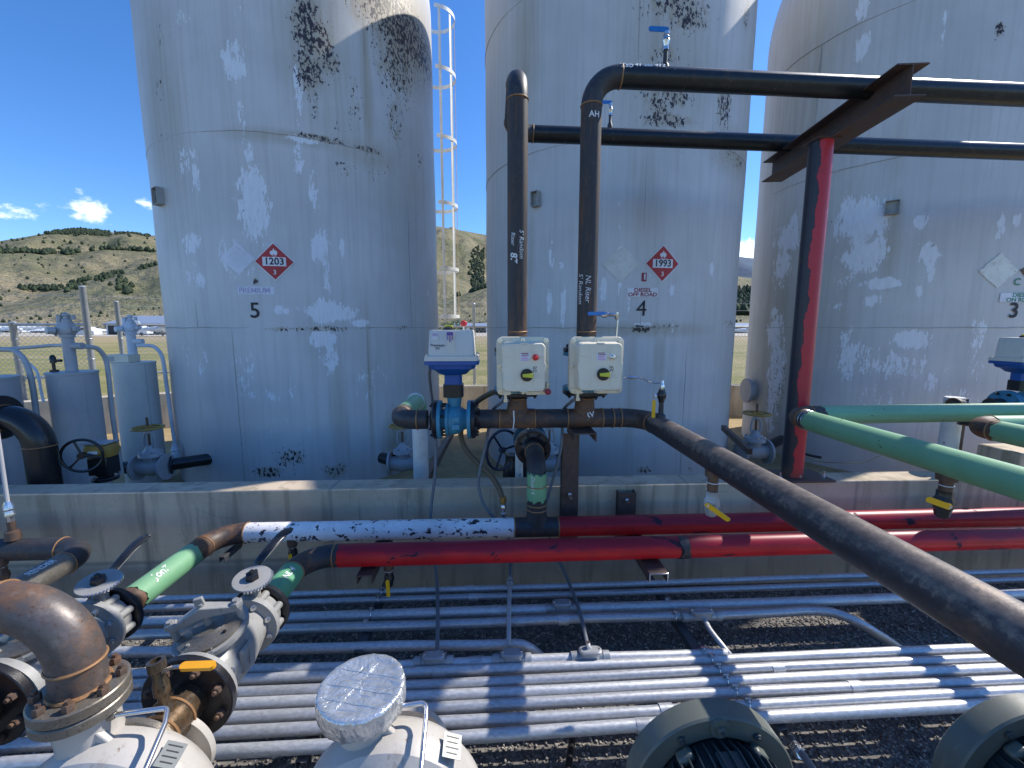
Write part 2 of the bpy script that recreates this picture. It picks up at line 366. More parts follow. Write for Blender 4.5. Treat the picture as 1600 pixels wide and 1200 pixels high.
# concrete
def m_conc(name, base=(.54, .44, .32), seam=True, stain=(.29, .235, .165)):
    m, n, b = newmat(name); o = n.pos(); x, y, z = n.sep(o)
    a = n.noise(o, 2.2, 6, .6); st = n.noise(n.map(o, (5, 5, .45)), 2.2, 5, .6); f = n.noise(o, 45, 5, .7); pr = n.vor(o, 38)
    col = n.mix(n.step(a, .32, .68), tuple(c*.82 for c in base), tuple(c*1.12 for c in base))
    col = n.mix(n.math('MULTIPLY', n.step(st, .50, .66), .68), col, stain)
    col = n.mix(n.math('MULTIPLY', n.step(f, .60, .75), .35), col, stain)
    ph = n.step(pr, .10, .05); ph = n.math('MULTIPLY', ph, n.step(n.noise(o, 6, 2), .5, .6)); col = n.mix(n.math('MULTIPLY', ph, .6), col, (.1, .095, .085))
    if seam:
        q = n.math('ABSOLUTE', n.math('SUBTRACT', n.math('FRACT', n.math('ADD', n.math('DIVIDE', x, 1.16), .50)), .5))
        sm = n.step(q, .016, .003); col = n.mix(n.math('MULTIPLY', sm, .42), col, (.17, .16, .15))
        q2 = n.step(n.math('ABSOLUTE', n.math('SUBTRACT', z, n.math('ADD', .245, n.math('MULTIPLY', a, .03)))), .022, .004); col = n.mix(n.math('MULTIPLY', q2, .5), col, (.13, .12, .11))
        lo = n.step(z, .25, .22); col = n.mix(n.math('MULTIPLY', lo, .3), col, (.2, .19, .17))
    cr = n.step(n.math('ABSOLUTE', n.math('SUBTRACT', n.noise(n.map(o, (1, 1, 1)), 1.1, 4, .55, .6), .5)), .0035, .0008); col = n.mix(n.math('MULTIPLY', cr, .16), col, (.12, .10, .08))
    dm = n.step(n.noise(n.map(o, (3.5, 3.5, .6), loc=(5, 2, 1)), 1.0, 4, .55), .56, .66); col = n.mix(n.math('MULTIPLY', dm, .30), col, tuple(c*.5 for c in base))
    setp(n, b, col, .85, 0, n.bump(n.math('ADD', n.math('ADD', f, n.math('MULTIPLY', a, .8)), n.math('MULTIPLY', ph, -1.5)), .3, .006)); return m
m_conc('concrete'); m_conc('rear_concrete', (.50, .44, .34), False)
m_conc('floor_ochre', (.36, .26, .12), False, (.24, .18, .11))
# gravel / ground / grass
m, n, b = newmat('gravel_mat'); o = n.pos(); vr = n.n.new('ShaderNodeTexVoronoi'); n.l.new(o, vr.inputs['Vector']); vr.inputs['Scale'].default_value = 75
g = n.n.new('ShaderNodeRGBToBW'); n.l.new(vr.outputs['Color'], g.inputs[0])
setp(n, b, n.mix(g.outputs[0], (.07, .066, .062), (.26, .24, .215)), .9, 0, n.bump(vr.outputs['Distance'], -1.0, .02))
m, n, b = newmat('stone_mat'); o = n.pos(); vr = n.n.new('ShaderNodeTexVoronoi'); n.l.new(o, vr.inputs['Vector']); vr.inputs['Scale'].default_value = 45
g = n.n.new('ShaderNodeRGBToBW'); n.l.new(vr.outputs['Color'], g.inputs[0])
setp(n, b, n.mix(n.step(g.outputs[0], .2, .85), (.11, .104, .10), (.42, .38, .34)), .85, 0)
m, n, b = newmat('grass_field_mat'); o = n.pos()
a = n.noise(n.map(o, (.25, 1, 1)), .25, 6, .65); c = n.noise(o, 3.5, 5, .75); yy = n.sep(o)[1]
col = n.mix(n.step(a, .38, .62), (.20, .19, .045), (.34, .27, .12)); col = n.mix(n.math('MULTIPLY', n.step(c, .45, .7), .7), col, (.10, .125, .03))
col = n.mix(n.math('MULTIPLY', n.step(yy, 35, 70), .8), col, (.36, .27, .15)); col = n.mix(n.step(yy, 90, 200), col, (.17, .16, .09))
setp(n, b, col, .95, 0, n.bump(c, .6, .15))
m, n, b = newmat('hill_mat'); o = n.pos()
a = n.noise(n.map(o, (1, 1, 1)), .0032, 7, .6); c = n.noise(o, .018, 6, .7); f = n.noise(o, .07, 4, .7)
col = n.mix(n.step(a, .38, .62), (.15, .150, .066), (.29, .24, .135)); col = n.mix(n.math('MULTIPLY', n.step(c, .48, .66), .55), col, (.095, .10, .05))
col = n.mix(n.math('MULTIPLY', n.step(f, .62, .70), .5), col, (.07, .075, .04)); col = n.mix(n.math('MULTIPLY', n.step(c, .42, .30), .4), col, (.38, .29, .19))
rr = n.step(n.math('ABSOLUTE', n.math('SUBTRACT', n.noise(o, .0045, 2, .4), .5)), .008, .002); col = n.mix(n.math('MULTIPLY', rr, .35), col, (.36, .29, .20))
setp(n, b, col, .95, 0, n.bump(n.math('ADD', n.math('MULTIPLY', c, 2), f), .9, 14))
m, n, b = newmat('hazy_mountain_mat'); o = n.pos(); c = n.noise(o, .003, 6, .7)
setp(n, b, n.mix(n.step(c, .4, .6), (.030, .060, .105), (.06, .11, .17)), .95, 0)  # haze of distance is mixed into these blue tones
m, n, b = newmat('tree_mat'); o = n.pos(); c = n.noise(o, .05, 4, .7)
setp(n, b, n.mix(n.step(c, .35, .65), (.018, .032, .016), (.05, .07, .03)), .95, 0)
m, n, b = newmat('bush_mat'); o = n.pos(); c = n.noise(o, 6, 4, .7)
setp(n, b, n.mix(n.step(c, .35, .65), (.03, .06, .02), (.11, .15, .04)), .9, 0)
# tank paint, driven by three mesh attributes (peel, rust, stain) painted in from the weathering's own shapes
def m_tank(name, base):
    m, n, b = newmat(name); o = n.coord()
    a = n.noise(o, .9, 5, .6); st = n.noise(n.map(o, (7, 7, .35)), 3.0, 5, .6); sf = n.noise(n.map(o, (1, 1, .5)), 11, 6, .66, .4); ff = n.noise(n.map(o, (1, 1, .65)), 34, 5, .68, .3)
    fv = n.noise(n.map(o, (1, 1, .22)), 46, 4, .6)
    col = n.mix(n.step(a, .35, .65), tuple(x*.91 for x in base), tuple(x*1.06 for x in base))
    col = n.mix(n.math('MULTIPLY', n.step(st, .44, .66), .26), col, tuple(x*.70 for x in base))
    col = n.mix(n.math('MULTIPLY', n.step(n.noise(o, 60, 3, .7), .60, .72), .22), col, tuple(x*.62 for x in base))
    pa, ra, sa = n.attr('peel'), n.attr('rust'), n.attr('stain')
    nz = n.math('ADD', n.math('MULTIPLY', sf, .48), n.math('ADD', n.math('MULTIPLY', fv, .34), n.math('MULTIPLY', n.noise(n.map(o, (1, 1, .4)), 95, 4, .65), .18)))
    pk = n.step(n.math('ADD', pa, n.math('MULTIPLY', n.math('SUBTRACT', nz, .5), 3.6)), .56, .66)
    run = n.step(n.noise(n.map(o, (16, 16, .22)), 1.0, 4, .6), .60, .72); run2 = n.step(n.noise(n.map(o, (60, 60, .5)), 1.0, 3, .6), .62, .70)
    col = n.mix(n.math('MULTIPLY', run, .16), col, (.36, .32, .22)); col = n.mix(n.math('MULTIPLY', run2, .16), col, (.22, .22, .22)); col = n.mix(n.math('MULTIPLY', n.step(n.noise(n.map(o, (40, 40, .4), loc=(3, 1, 2)), 1.0, 3, .6), .60, .72), .20), col, (.66, .66, .66))
    col = n.mix(n.math('MULTIPLY', sa, n.math('ADD', n.math('MULTIPLY', st, .9), .25)), col, (.34, .28, .17))
    col = n.mix(n.math('MULTIPLY', pk, n.math('ADD', n.math('MULTIPLY', fv, .8), .32)), col, (.84, .87, .92))
    halo = n.step(n.math('ADD', ra, n.math('MULTIPLY', n.math('SUBTRACT', sf, .5), 2.2)), .55, .95)
    col = n.mix(n.math('MULTIPLY', halo, .55), col, (.42, .34, .22))
    rk = n.step(n.math('ADD', ra, n.math('MULTIPLY', n.math('SUBTRACT', ff, .5), 4.2)), .92, 1.02)
    col = n.mix(rk, col, (.036, .026, .030))
    h = n.math('ADD', n.math('MULTIPLY', pk, -.6), n.math('ADD', n.math('MULTIPLY', rk, -1.2), n.math('MULTIPLY', a, 1.5)))
    setp(n, b, col, n.math('ADD', n.math('MULTIPLY', st, .15), .42), 0, n.bump(h, .35, .004)); return m
m_tank('tank_paint', (.605, .60, .595)); m_paint('tank_seam', (.36, .36, .34), dirt=.6, dirtc=(.14, .10, .06), chip=.35, under=(.09, .06, .04), sc=26, rough=.6)
exec_parts = []
# ================================================================== ground, field, hills
def sheet(name, x0, x1, y0, y1, z, mat, nx=1, ny=1):
    m = MB(); vs = [(x0+(x1-x0)*i/nx, y0+(y1-y0)*j/ny, z) for j in range(ny+1) for i in range(nx+1)]
    m.add(vs, [(j*(nx+1)+i, j*(nx+1)+i+1, (j+1)*(nx+1)+i+1, (j+1)*(nx+1)+i) for j in range(ny) for i in range(nx)])
    return struct(m.build(name, mat, flat=True))
sheet('grass_field', -4000, 4000, -200, 4500, -.06, 'grass_field_mat', 40, 40)
sheet('gravel_yard', -14, 16, -4, 2.75, 0, 'gravel_mat')
sheet('containment_floor', -10, 16, 2.75, 8.9, .004, 'floor_ochre')
sheet('airfield_apron', -260, 260, 88, 150, -.03, 'rear_concrete')
def interp(tab, x):
    return float(np.interp(x, [t[0] for t in tab], [t[1] for t in tab]))
# skyline tables: pixel column -> pixel row of each ridge
RF = [(-900, 400), (-500, 372), (-200, 392), (0, 384), (60, 375), (100, 368), (145, 364), (190, 368), (250, 373), (330, 372), (450, 350), (600, 345), (690, 360), (760, 372), (820, 385), (900, 400), (1000, 412), (1100, 428), (1200, 440), (1400, 452), (1900, 455), (2600, 470)]
RM = [(-900, 440), (-200, 410), (0, 398), (60, 397), (120, 399), (180, 393), (250, 396), (400, 405), (560, 420), (700, 425), (760, 445), (900, 450), (1100, 448), (1200, 452), (1900, 470), (2600, 480)]
RN = [(-900, 500), (-200, 490), (0, 474), (70, 458), (130, 442), (190, 428), (250, 416), (330, 405), (450, 415), (600, 440), (690, 470), (715, 463), (760, 449), (850, 455), (1000, 470), (1200, 478), (1900, 490), (2600, 500)]
def noise2(x, y, seed=0):
    r = 0
    for k, (f_, a_) in enumerate([(1, 1), (2.1, .5), (4.3, .25), (8.7, .14), (17, .08)]):
        r += a_*math.sin(x*f_+seed+k*1.7+1.3*math.sin(y*f_*.8+k))*math.cos(y*f_*1.1+seed*1.3+k*2.1+1.1*math.sin(x*f_*.7))
    return r
def hz(r, a):
    px = 800+670.8*math.tan(a); ca = math.cos(a)
    def hh(tab, D): return max(0, (512.5-interp(tab, px))/670.8)*ca*D
    z = -5; kind = 0
    for i, (tab, D, r0) in enumerate([(RN, 900, 330), (RM, 1500, 640), (RF, 2400, 1000)]):
        t = (r-r0)/(D-r0)
        if t < 0: continue
        s_ = t**.92 if t < 1 else max(0, 1-(t-1)*1.2)
        zz = hh(tab, D)*s_
        zz += noise2(a*26+i*5, r/D*5.5, i)*.055*hh(tab, D)*min(1, t*2)*max(0, 1-max(0, 1-abs(t-1)*6))
        if zz > z: z = zz; kind = i
    return z, kind
m = MB(); NA, NR = 420, 150; A0, A1 = R(-64), R(64); vs = []; hk = []
for j in range(NR+1):
    r = 320*(3100/320)**(j/NR)
    for i in range(NA+1):
        a = A0+(A1-A0)*i/NA; z, k_ = hz(r, a); vs.append((r*math.sin(a), r*math.cos(a), z))
m.add(vs, [(j*(NA+1)+i, j*(NA+1)+i+1, (j+1)*(NA+1)+i+1, (j+1)*(NA+1)+i) for j in range(NR) for i in range(NA)])
o = m.build('hills', 'hill_mat', sharp=180); struct(o)
# far mountain to the right, distance haze put into its blue colour
m = MB(); vs = []; RB = [(700, 470), (1000, 440), (1100, 405), (1150, 404), (1172, 407), (1186, 412), (1260, 400), (1500, 395), (1900, 420), (2300, 470)]
for j in range(9):
    r = 4200+j*260; tt = min(1, j/5) if j <= 5 else 1-(j-5)*.2
    for i in range(161):
        px = 600+i*11; a = math.atan((px-800)/670.8); hgt = (512.5-interp(RB, px)+1.5*noise2(px/30, 1))/670.8*math.cos(a)*(4200+5*260)
        vs.append((r*math.sin(a), r*math.cos(a), max(-5, hgt*tt)))
m.add(vs, [(j*161+i, j*161+i+1, (j+1)*161+i+1, (j+1)*161+i) for j in range(8) for i in range(160)])
struct(m.build('distant_mountain', 'hazy_mountain_mat', sharp=180))
# trees on the hills: far-off wood, one mass
m = MB()
def blob(r, a, h_, tall=1.0):
    z, k_ = hz(r, a); c = V((r*math.sin(a), r*math.cos(a), z)); w_ = h_*random.uniform(.38, .55)/tall; n_ = 6; vs = []
    for d, q in ((-.1*h_, .5), (.25*h_, 1.0), (.6*h_, .72), (.85*h_, .35)):
        t0 = random.random()
        for i in range(n_):
            t = 2*math.pi*(i+t0)/n_; rr_ = w_*q*random.uniform(.75, 1.2); vs.append(c+V((rr_*math.cos(t), rr_*math.sin(t), d)))
    vs.append(c+V((0, 0, h_)))
    fs = [(j*n_+i, j*n_+(i+1) % n_, (j+1)*n_+(i+1) % n_, (j+1)*n_+i) for j in range(3) for i in range(n_)]+[(3*n_+i, 3*n_+(i+1) % n_, 4*n_) for i in range(n_)]
    m.add(vs, fs)
def apx(px): return math.atan((px-800)/670.8)
def ridge_line(tab, D, x0, x1, n_, spread, h0, h1, dr=(-.02, .03)):
    for _ in range(n_):
        px = random.uniform(x0, x1)
        if noise2(px/14, D, 3) < -.55+spread*.1: continue
        blob(D*(1+random.uniform(*dr)), apx(px), random.uniform(h0, h1))
ridge_line(RM, 1500, -60, 258, 420, 0, 7, 15, (-.015, .05))
ridge_line(RM, 1500, 5, 130, 170, 0, 7, 14, (-.035, .05))
ridge_line(RN, 900, 40, 200, 130, 0, 4, 8, (-.02, .02))
ridge_line(RN, 900, 190, 260, 35, 0, 4, 8, (-.06, .02))
ridge_line(RF, 2400, 90, 250, 330, 0, 6, 11, (-.06, .0))
ridge_line(RF, 2400, 105, 185, 480, 0, 6, 12, (-.05, .02))
for _ in range(70): blob(random.uniform(700, 1400), apx(random.uniform(-20, 258)), random.uniform(3, 6))
for _ in range(90): blob(random.uniform(1600, 2300), apx(random.uniform(-20, 258)), random.uniform(6, 11))
for x0, f0, f1, k_ in [(120, .70, .95, 12), (200, .60, .8, 16), (182, .86, .93, 16)]:
    for _ in range(k_): blob(random.uniform(900*f0, 900*f1), apx(x0+random.gauss(0, 7)), random.uniform(4, 8))
ridge_line(RN, 900, 712, 765, 260, 0, 6, 10, (-.03, .02))
for _ in range(330):
    t = random.random(); blob(1000+t*900+random.gauss(0, 40), apx(757-random.uniform(0, 24)*(1-abs(t-.5))), random.uniform(7, 13))
for _ in range(900): blob(random.uniform(500, 1490), apx(random.uniform(1100, 1260)), random.uniform(8, 16))
for _ in range(160): blob(random.uniform(345, 420), apx(random.uniform(-60, 1300)), random.uniform(1.4, 2.6))
o = m.build('hillside_trees', 'tree_mat', flat=True); tag(o, 'dark trees scattered in lines and clumps over the dry hills', 'trees'); o['kind'] = 'stuff'
# ------------------------------------------------------------------ airfield buildings and vehicles
def X_at(px, Y): return (px-800)/670.8*Y
def hangar(px0, px1, Y, ytop, yeave, label, name='hangar', open_=True, wall='bldg_white', roof='bldg_roof'):
    x0, x1 = X_at(px0, Y), X_at(px1, Y); zt = H+(512.5-ytop)/670.8*Y; ze = H+(512.5-yeave)/670.8*Y
    r = thing(name, label, 'building', ((x0+x1)/2, Y, 0))
    c = (x0+x1)/2; w_ = x1-x0
    MB().box((c, Y+9, ze/2), (w_, 18, ze), (V((1, 0, 0)), V((0, 1, 0)), Z_)).build('wall', wall, r)
    m = MB(); xs = [x0-.4, x1+.4]
    prof = [(Y-.6, ze), (Y+9, zt), (Y+18.6, ze), (Y+18.6, ze-.25), (Y-.6, ze-.25)]
    m.loft([[V((xx, a_, b_)) for a_, b_ in prof] for xx in xs]); m.build('roof', roof, r)
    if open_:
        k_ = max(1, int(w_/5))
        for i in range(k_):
            MB().box((x0+w_*(i+.5)/k_, Y-.04, ze*.42), (w_/k_*.82, .1, ze*.8), (V((1, 0, 0)), V((0, 1, 0)), Z_)).build('bay_shade', 'opening_shade', r)  # near-black panel stands for the shade inside an open bay
    return r
hangar(166, 262, 108, 492.5, 506, 'long hangar with a grey blue roof beyond the fence left of tank 5')
hangar(46, 96, 150, 511, 517, 'small hangar with a white roof at the far edge of the field', roof='bldg_white', wall='bldg_white')
hangar(-40, 22, 170, 509, 514, 'low white shed at the far left edge of the field', roof='bldg_roof')
hangar(1143, 1192, 140, 505, 509, 'low grey shed seen between tank 4 and tank 3', roof='bldg_roof')
hangar(700, 762, 150, 505, 511, 'low shed seen through the gap between tank 5 and tank 4', roof='bldg_roof')
AX = (V((1, 0, 0)), V((0, 1, 0)), Z_)
def vehicle(px, Y, L_, Hh, label, kind='parked_truck', cat='truck'):
    x = X_at(px, Y); r = thing(kind, label, cat, (x, Y, 0))
    P_ = [(-.5, .18), (-.5, .55), (-.28, .60), (-.18, 1), (.28, 1), (.30, .62), (.5, .60), (.5, .18)]
    m = MB(); m.loft([[V((x+a*L_, Y+s_*1.8, b_*Hh)) for a, b_ in P_] for s_ in (-.5, .5)]); m.build('body', 'car_white', r, bevel=.08)
    MB().box((x+.05*L_, Y-.91, .80*Hh), (.38*L_, .03, .22*Hh), AX).build('window', 'glass_dark', r)
    for q in (-.32, .32): MB().cyl((x+q*L_, Y-.95, .36), (x+q*L_, Y-.7, .36), .36).build('wheel', 'black_plastic', r)
vehicle(130, 84, 5.6, 1.9, 'white pickup truck parked beyond the fence, behind the left vessel head')
vehicle(103, 92, 4.6, 1.5, 'white car parked left of the pickup beyond the fence', 'parked_car', 'car')
vehicle(212, 96, 6.2, 2.3, 'white van in front of the long hangar left of tank 5', 'parked_van', 'van')
def plane(px, Y, sc, label):
    x = X_at(px, Y); r = thing('parked_airplane', label, 'airplane', (x, Y, 0))
    MB().lathe((x-3.6*sc, Y, 1.2*sc), (1, 0, 0), [(0, .12*sc), (2, .3*sc), (4.4, .55*sc), (6, .6*sc), (7, .4*sc), (7.3, .05*sc)], 12).build('fuselage', 'car_white', r)
    MB().box((x+1.4*sc, Y, 2.0*sc), (1.5*sc, 10*sc, .16*sc), AX).build('wing', 'car_white', r)
    m = MB(); m.loft([[V((x+a*sc, Y+s_, b_*sc)) for a, b_ in ((-3.6, 1.2), (-3.8, 2.6), (-3.1, 2.6), (-2.3, 1.3))] for s_ in (-.06, .06)]); m.build('tail_fin', 'car_white', r)
    for q in (-.6, .6, 2.9): MB().cyl((x+1.3*sc if abs(q) < 1 else x+q*sc, Y+(q if abs(q) < 1 else 0), .01), (x+1.3*sc if abs(q) < 1 else x+q*sc, Y+(q if abs(q) < 1 else 0), .9*sc), .12*sc).build('landing_gear', 'dark_strut', r)
plane(1163, 92, 1.0, 'white light airplane parked on the airfield between tank 4 and tank 3')
plane(245, 90, 1.2, 'white light airplane parked right of the van in front of the long hangar')
plane(15, 125, 1.0, 'white light airplane parked at the far left beyond the fence')
# ------------------------------------------------------------------ rear walls and fence
def wallseg(name, pts, h_, th, mat, label):
    r = thing(name, label, 'wall', (pts[0][0], pts[0][1], 0)); m = MB()
    for (x0, y0), (x1, y1) in zip(pts, pts[1:]):
        a = V((x0, y0, 0)); b_ = V((x1, y1, 0)); d = (b_-a).normalized(); nn = Z_.cross(d)
        m.box((a+b_)/2+Z_*h_/2, ((b_-a).length+th*.0, th, h_), (d, nn, Z_))
    m.build('wall_body', mat, r, bevel=.008); return r
wallseg('rear_wall', [(-4.75, 8.25), (12, 8.6)], .62, .2, 'rear_concrete', 'low rear concrete containment wall behind the tanks, below the chain link fence')
wallseg('side_wall', [(-4.78, 8.13), (-8.6, 5.9)], .62, .2, 'rear_concrete', 'low concrete containment wall behind the two grey vessels at left')
def chain_link(parent, a, b_, z0, z1, sp=.075, rr=.0024):
    a = V(a); b_ = V(b_); L_ = (b_-a).length; d = (b_-a)/L_; nn = Z_.cross(d); hh = z1-z0; m = MB(); k_ = int(L_/sp)
    def seg(s0, q0, s1, q1):
        p0 = a+d*s0+Z_*q0; p1 = a+d*s1+Z_*q1; t = (p1-p0).normalized(); sd_ = t.cross(nn)*rr
        m.add([p0-sd_, p0+nn*rr, p0+sd_, p1-sd_, p1+nn*rr, p1+sd_], [(0, 1, 4, 3), (1, 2, 5, 4), (2, 0, 3, 5)])
    for i in range(-int(hh/sp), k_):
        for sgn in (1, -1):
            s0, q0 = i*sp, z0; s1, q1 = i*sp+hh, z1
            if s1 < 0 or s0 > L_: continue
            if s0 < 0: q0 += -s0; s0 = 0
            if s1 > L_: q1 -= s1-L_; s1 = L_
            if sgn > 0: seg(s0, q0, s1, q1)
            else: seg(L_-s0, q0, L_-s1, q1)
    return m.build('chain_link_mesh', 'wire', parent, flat=True)
def fence(label, a, b_, posts, z0, ztop, rails, mesh=True, pr=.03, barbs=True):
    a = V(a); b_ = V(b_); r = thing('chain_link_fence', label, 'fence', a)
    for s_, h_ in posts:
        p = a.lerp(b_, s_); MB().lathe(p, Z_, [(0, pr), (h_-.03, pr), (h_-.02, pr*1.15), (h_, pr*.6)], 12).build('post', 'fence_galv', r)
        for q in range(5): MB().torus(p+Z_*(z0+.2+q*.33), Z_, pr*1.12, .006, 12, 6).build('band', 'fence_galv', r)
    for zz in rails: MB().cyl(a+Z_*zz, b_+Z_*zz, .02, seg=10).build('rail', 'fence_galv', r)
    if mesh: chain_link(r, a, b_, z0, ztop)
    if barbs:
        for q in (.16, .32, .46):
            MB().cyl(a+Z_*(ztop+q), b_+Z_*(ztop+q), .003, seg=5).build('barbed_wire', 'wire', r)
    return r
fence('chain link fence with a top rail running behind tank 5 and tank 4', (-5.0, 8.75, 0), (14, 9.15, 0), [(0, 2.35), (.135, 2.35), (.222, 2.25), (.40, 2.25), (.55, 2.25), (.7, 2.25), (.85, 2.25)], .05, 1.78, (1.77,))
cp = pY(148, 600, 7.0); cp.z = 0
fence('chain link fence at the left with a thick corner post and bent end post', (-8.3, 6.7, 0), (cp.x, cp.y, 0), [(.30, 1.85), (1.0, 2.42)], .05, 1.80, (1.80, .95), pr=.045)
fence('gate fence panel between the corner post and the post beside tank 5', (cp.x+.2, cp.y+.35, 0), (-5.4, 8.7, 0), [(0, 2.2), (.62, 2.3)], .05, 1.8, (1.8, .95), pr=.035)
# shrub behind the fence
m = MB(); c0 = V((X_at(706, 30), 30, 0))
for _ in range(900):
    d = V((random.gauss(0, 1), random.gauss(0, 1), random.gauss(0, 1))).normalized()*random.uniform(.5, 1); p = c0+V((d.x*1.3, d.y*1.3, 1.2+d.z*.95))
    t = V((random.gauss(0, 1), random.gauss(0, 1), random.gauss(0, 1))).normalized(); s_ = t.orthogonal().normalized()
    m.add([p-t*.11, p+s_*.07, p+t*.11, p-s_*.07], [(0, 1, 2, 3)])
r = thing('bush', 'round green bush beyond the fence in the gap left of tank 4', 'bush', c0); m.build('foliage', 'bush_mat', r, flat=True)
MB().cyl(c0, c0+Z_*1.0, .07, .03, 8).build('trunk', 'brown_pipe', r)
# ================================================================== tanks
TR = 1.65; ZS = 5.78
TANKS = {5: V((-2.70, 5.96, 0)), 4: V((1.30, 6.08, 0)), 3: V((5.30, 6.20, 0))}
def hit(k, px, py, rad=TR):
    c = TANKS[k]; r = ray(px, py); a = r.x*r.x+r.y*r.y; b_ = -2*(r.x*c.x+r.y*c.y); q = c.x**2+c.y**2-rad*rad
    D = b_*b_-4*a*q
    if D < 0: D = 0
    t = (-b_-math.sqrt(D))/(2*a); p = O_+r*t
    return math.atan2(p.x-c.x, -(p.y-c.y))*TR, p.z
def tp(k, s_, z, off=0):
    t = s_/TR; return TANKS[k]+V((math.sin(t)*(TR+off), -math.cos(t)*(TR+off), z))
def conv(k, L_):
    out = []
    for px, py, rx, ry, st in L_:
        s0, z0 = hit(k, px, py); sa, _ = hit(k, px-rx, py); sb, _ = hit(k, px+rx, py); _, za = hit(k, px, py-ry); _, zb = hit(k, px, py+ry)
        out.append((s0, z0, max(.02, (sb-sa)/2), max(.015, (za-zb)/2), st))
    return out
PEEL = {5: [(395, 320, 24, 60, 1.), (390, 240, 12, 26, .7), (290, 255, 14, 30, .75), (305, 275, 8, 30, .8), (300, 380, 14, 20, .85), (312, 438, 10, 12, .9), (365, 405, 30, 34, .6), (365, 95, 19, 34, .9), (372, 30, 12, 30, .5), (378, 180, 8, 26, .7), (280, 30, 25, 20, .4), (490, 300, 8, 34, .7), (500, 388, 14, 30, 1.), (510, 440, 7, 20, .9), (512, 487, 30, 17, 1.15), (538, 490, 22, 11, 1.), (506, 528, 20, 14, 1.1), (518, 560, 14, 26, .8), (535, 388, 4, 13, 1.2), (440, 485, 15, 7, .9), (562, 505, 16, 6, .9), (466, 250, 9, 40, .65), (465, 120, 7, 22, 1.), (468, 160, 7, 30, .7), (475, 218, 26, 5, .9), (300, 560, 26, 30, .45), (415, 618, 40, 12, .6), (380, 570, 22, 40, .45), (580, 590, 26, 16, .6), (470, 610, 40, 16, .45), (570, 615, 14, 10, .5), (455, 660, 35, 20, .4), (672, 470, 4, 40, .5), (300, 430, 20, 60, .4)],
        4: [(880, 480, 5, 34, .9), (861, 400, 6, 25, .7), (858, 470, 4, 22, 1.), (878, 420, 8, 20, .5), (943, 455, 5, 25, .9), (968, 440, 4, 30, .7), (982, 480, 4, 30, .6), (1050, 455, 5, 14, .8), (1050, 520, 4, 22, .6), (1112, 420, 3, 14, .8), (870, 560, 30, 40, .3), (1010, 400, 10, 60, .35), (968, 330, 3, 60, .5), (1005, 507, 14, 4, 1.)],
        3: [(1345, 345, 38, 32, 1.15), (1352, 400, 34, 26, 1.1), (1325, 320, 16, 20, .8), (1375, 443, 30, 8, 1.05), (1362, 470, 16, 10, .9), (1320, 430, 20, 30, .5), (1310, 478, 16, 6, .6), (1438, 345, 12, 10, 1.), (1450, 395, 16, 18, .95), (1455, 425, 7, 22, .9), (1437, 455, 8, 12, .8), (1425, 530, 28, 16, 1.1), (1395, 570, 60, 24, .7), (1325, 555, 20, 40, .8), (1530, 520, 13, 30, .8), (1525, 570, 18, 40, .5), (1455, 600, 20, 20, .7), (1347, 12, 10, 18, 1.), (1346, 75, 11, 22, 1.1), (1474, 50, 4, 50, .7), (1232, 372, 20, 22, 1.), (1222, 415, 14, 30, .9), (1240, 345, 6, 16, .9), (1210, 520, 12, 30, .9), (1212, 580, 12, 50, 1.), (1205, 640, 10, 40, .8), (1210, 487, 5, 6, 1.), (1565, 350, 8, 22, .8), (1590, 345, 6, 14, .9), (1370, 620, 60, 20, .5), (1500, 620, 40, 20, .5)]}
RUST = {5: [(478, 40, 20, 46, .95), (505, 70, 14, 40, .9), (482, 110, 20, 26, .95), (515, 95, 14, 20, .9), (488, 150, 10, 36, .6), (635, 50, 40, 40, .95), (622, 100, 24, 50, .8), (648, 90, 14, 40, .6), (605, 30, 20, 40, .55), (555, 160, 10, 40, .55), (618, 190, 12, 40, .6), (590, 85, 14, 40, .5), (540, 200, 26, 14, .4), (500, 216, 34, 5, .9), (575, 234, 20, 5, .8), (535, 262, 22, 14, .5), (600, 270, 26, 16, .4), (510, 514, 50, 3.5, .8), (440, 514, 30, 3, .8), (628, 512, 10, 4, .7), (455, 715, 22, 14, .75), (420, 738, 26, 8, .8), (525, 735, 20, 12, .7), (400, 440, 3, 5, 1.2), (385, 360, 16, 40, .3), (655, 250, 5, 12, .6), (250, 60, 4, 30, .5), (250, 140, 5, 26, .6), (255, 215, 6, 12, .5)],
        4: [(1060, 8, 50, 26, .75), (1075, 25, 28, 24, .85), (1040, 85, 30, 18, .6), (1045, 150, 42, 16, .75), (1030, 165, 16, 30, .75), (1045, 188, 36, 10, .9), (1132, 160, 10, 40, .85), (1165, 20, 6, 34, .6), (1002, 514, 14, 5, 1.1), (1035, 511, 26, 4, .7), (1150, 250, 14, 12, .6), (1125, 250, 14, 8, .5), (1030, 150, 60, 70, .3), (1140, 505, 8, 5, .6), (1005, 735, 12, 5, .7), (1076, 735, 6, 5, .6), (1145, 690, 6, 30, .5)],
        3: [(1562, 45, 7, 12, 1.), (1460, 385, 3, 4, .5), (1300, 345, 14, 6, .5), (1215, 600, 12, 60, .5)]}
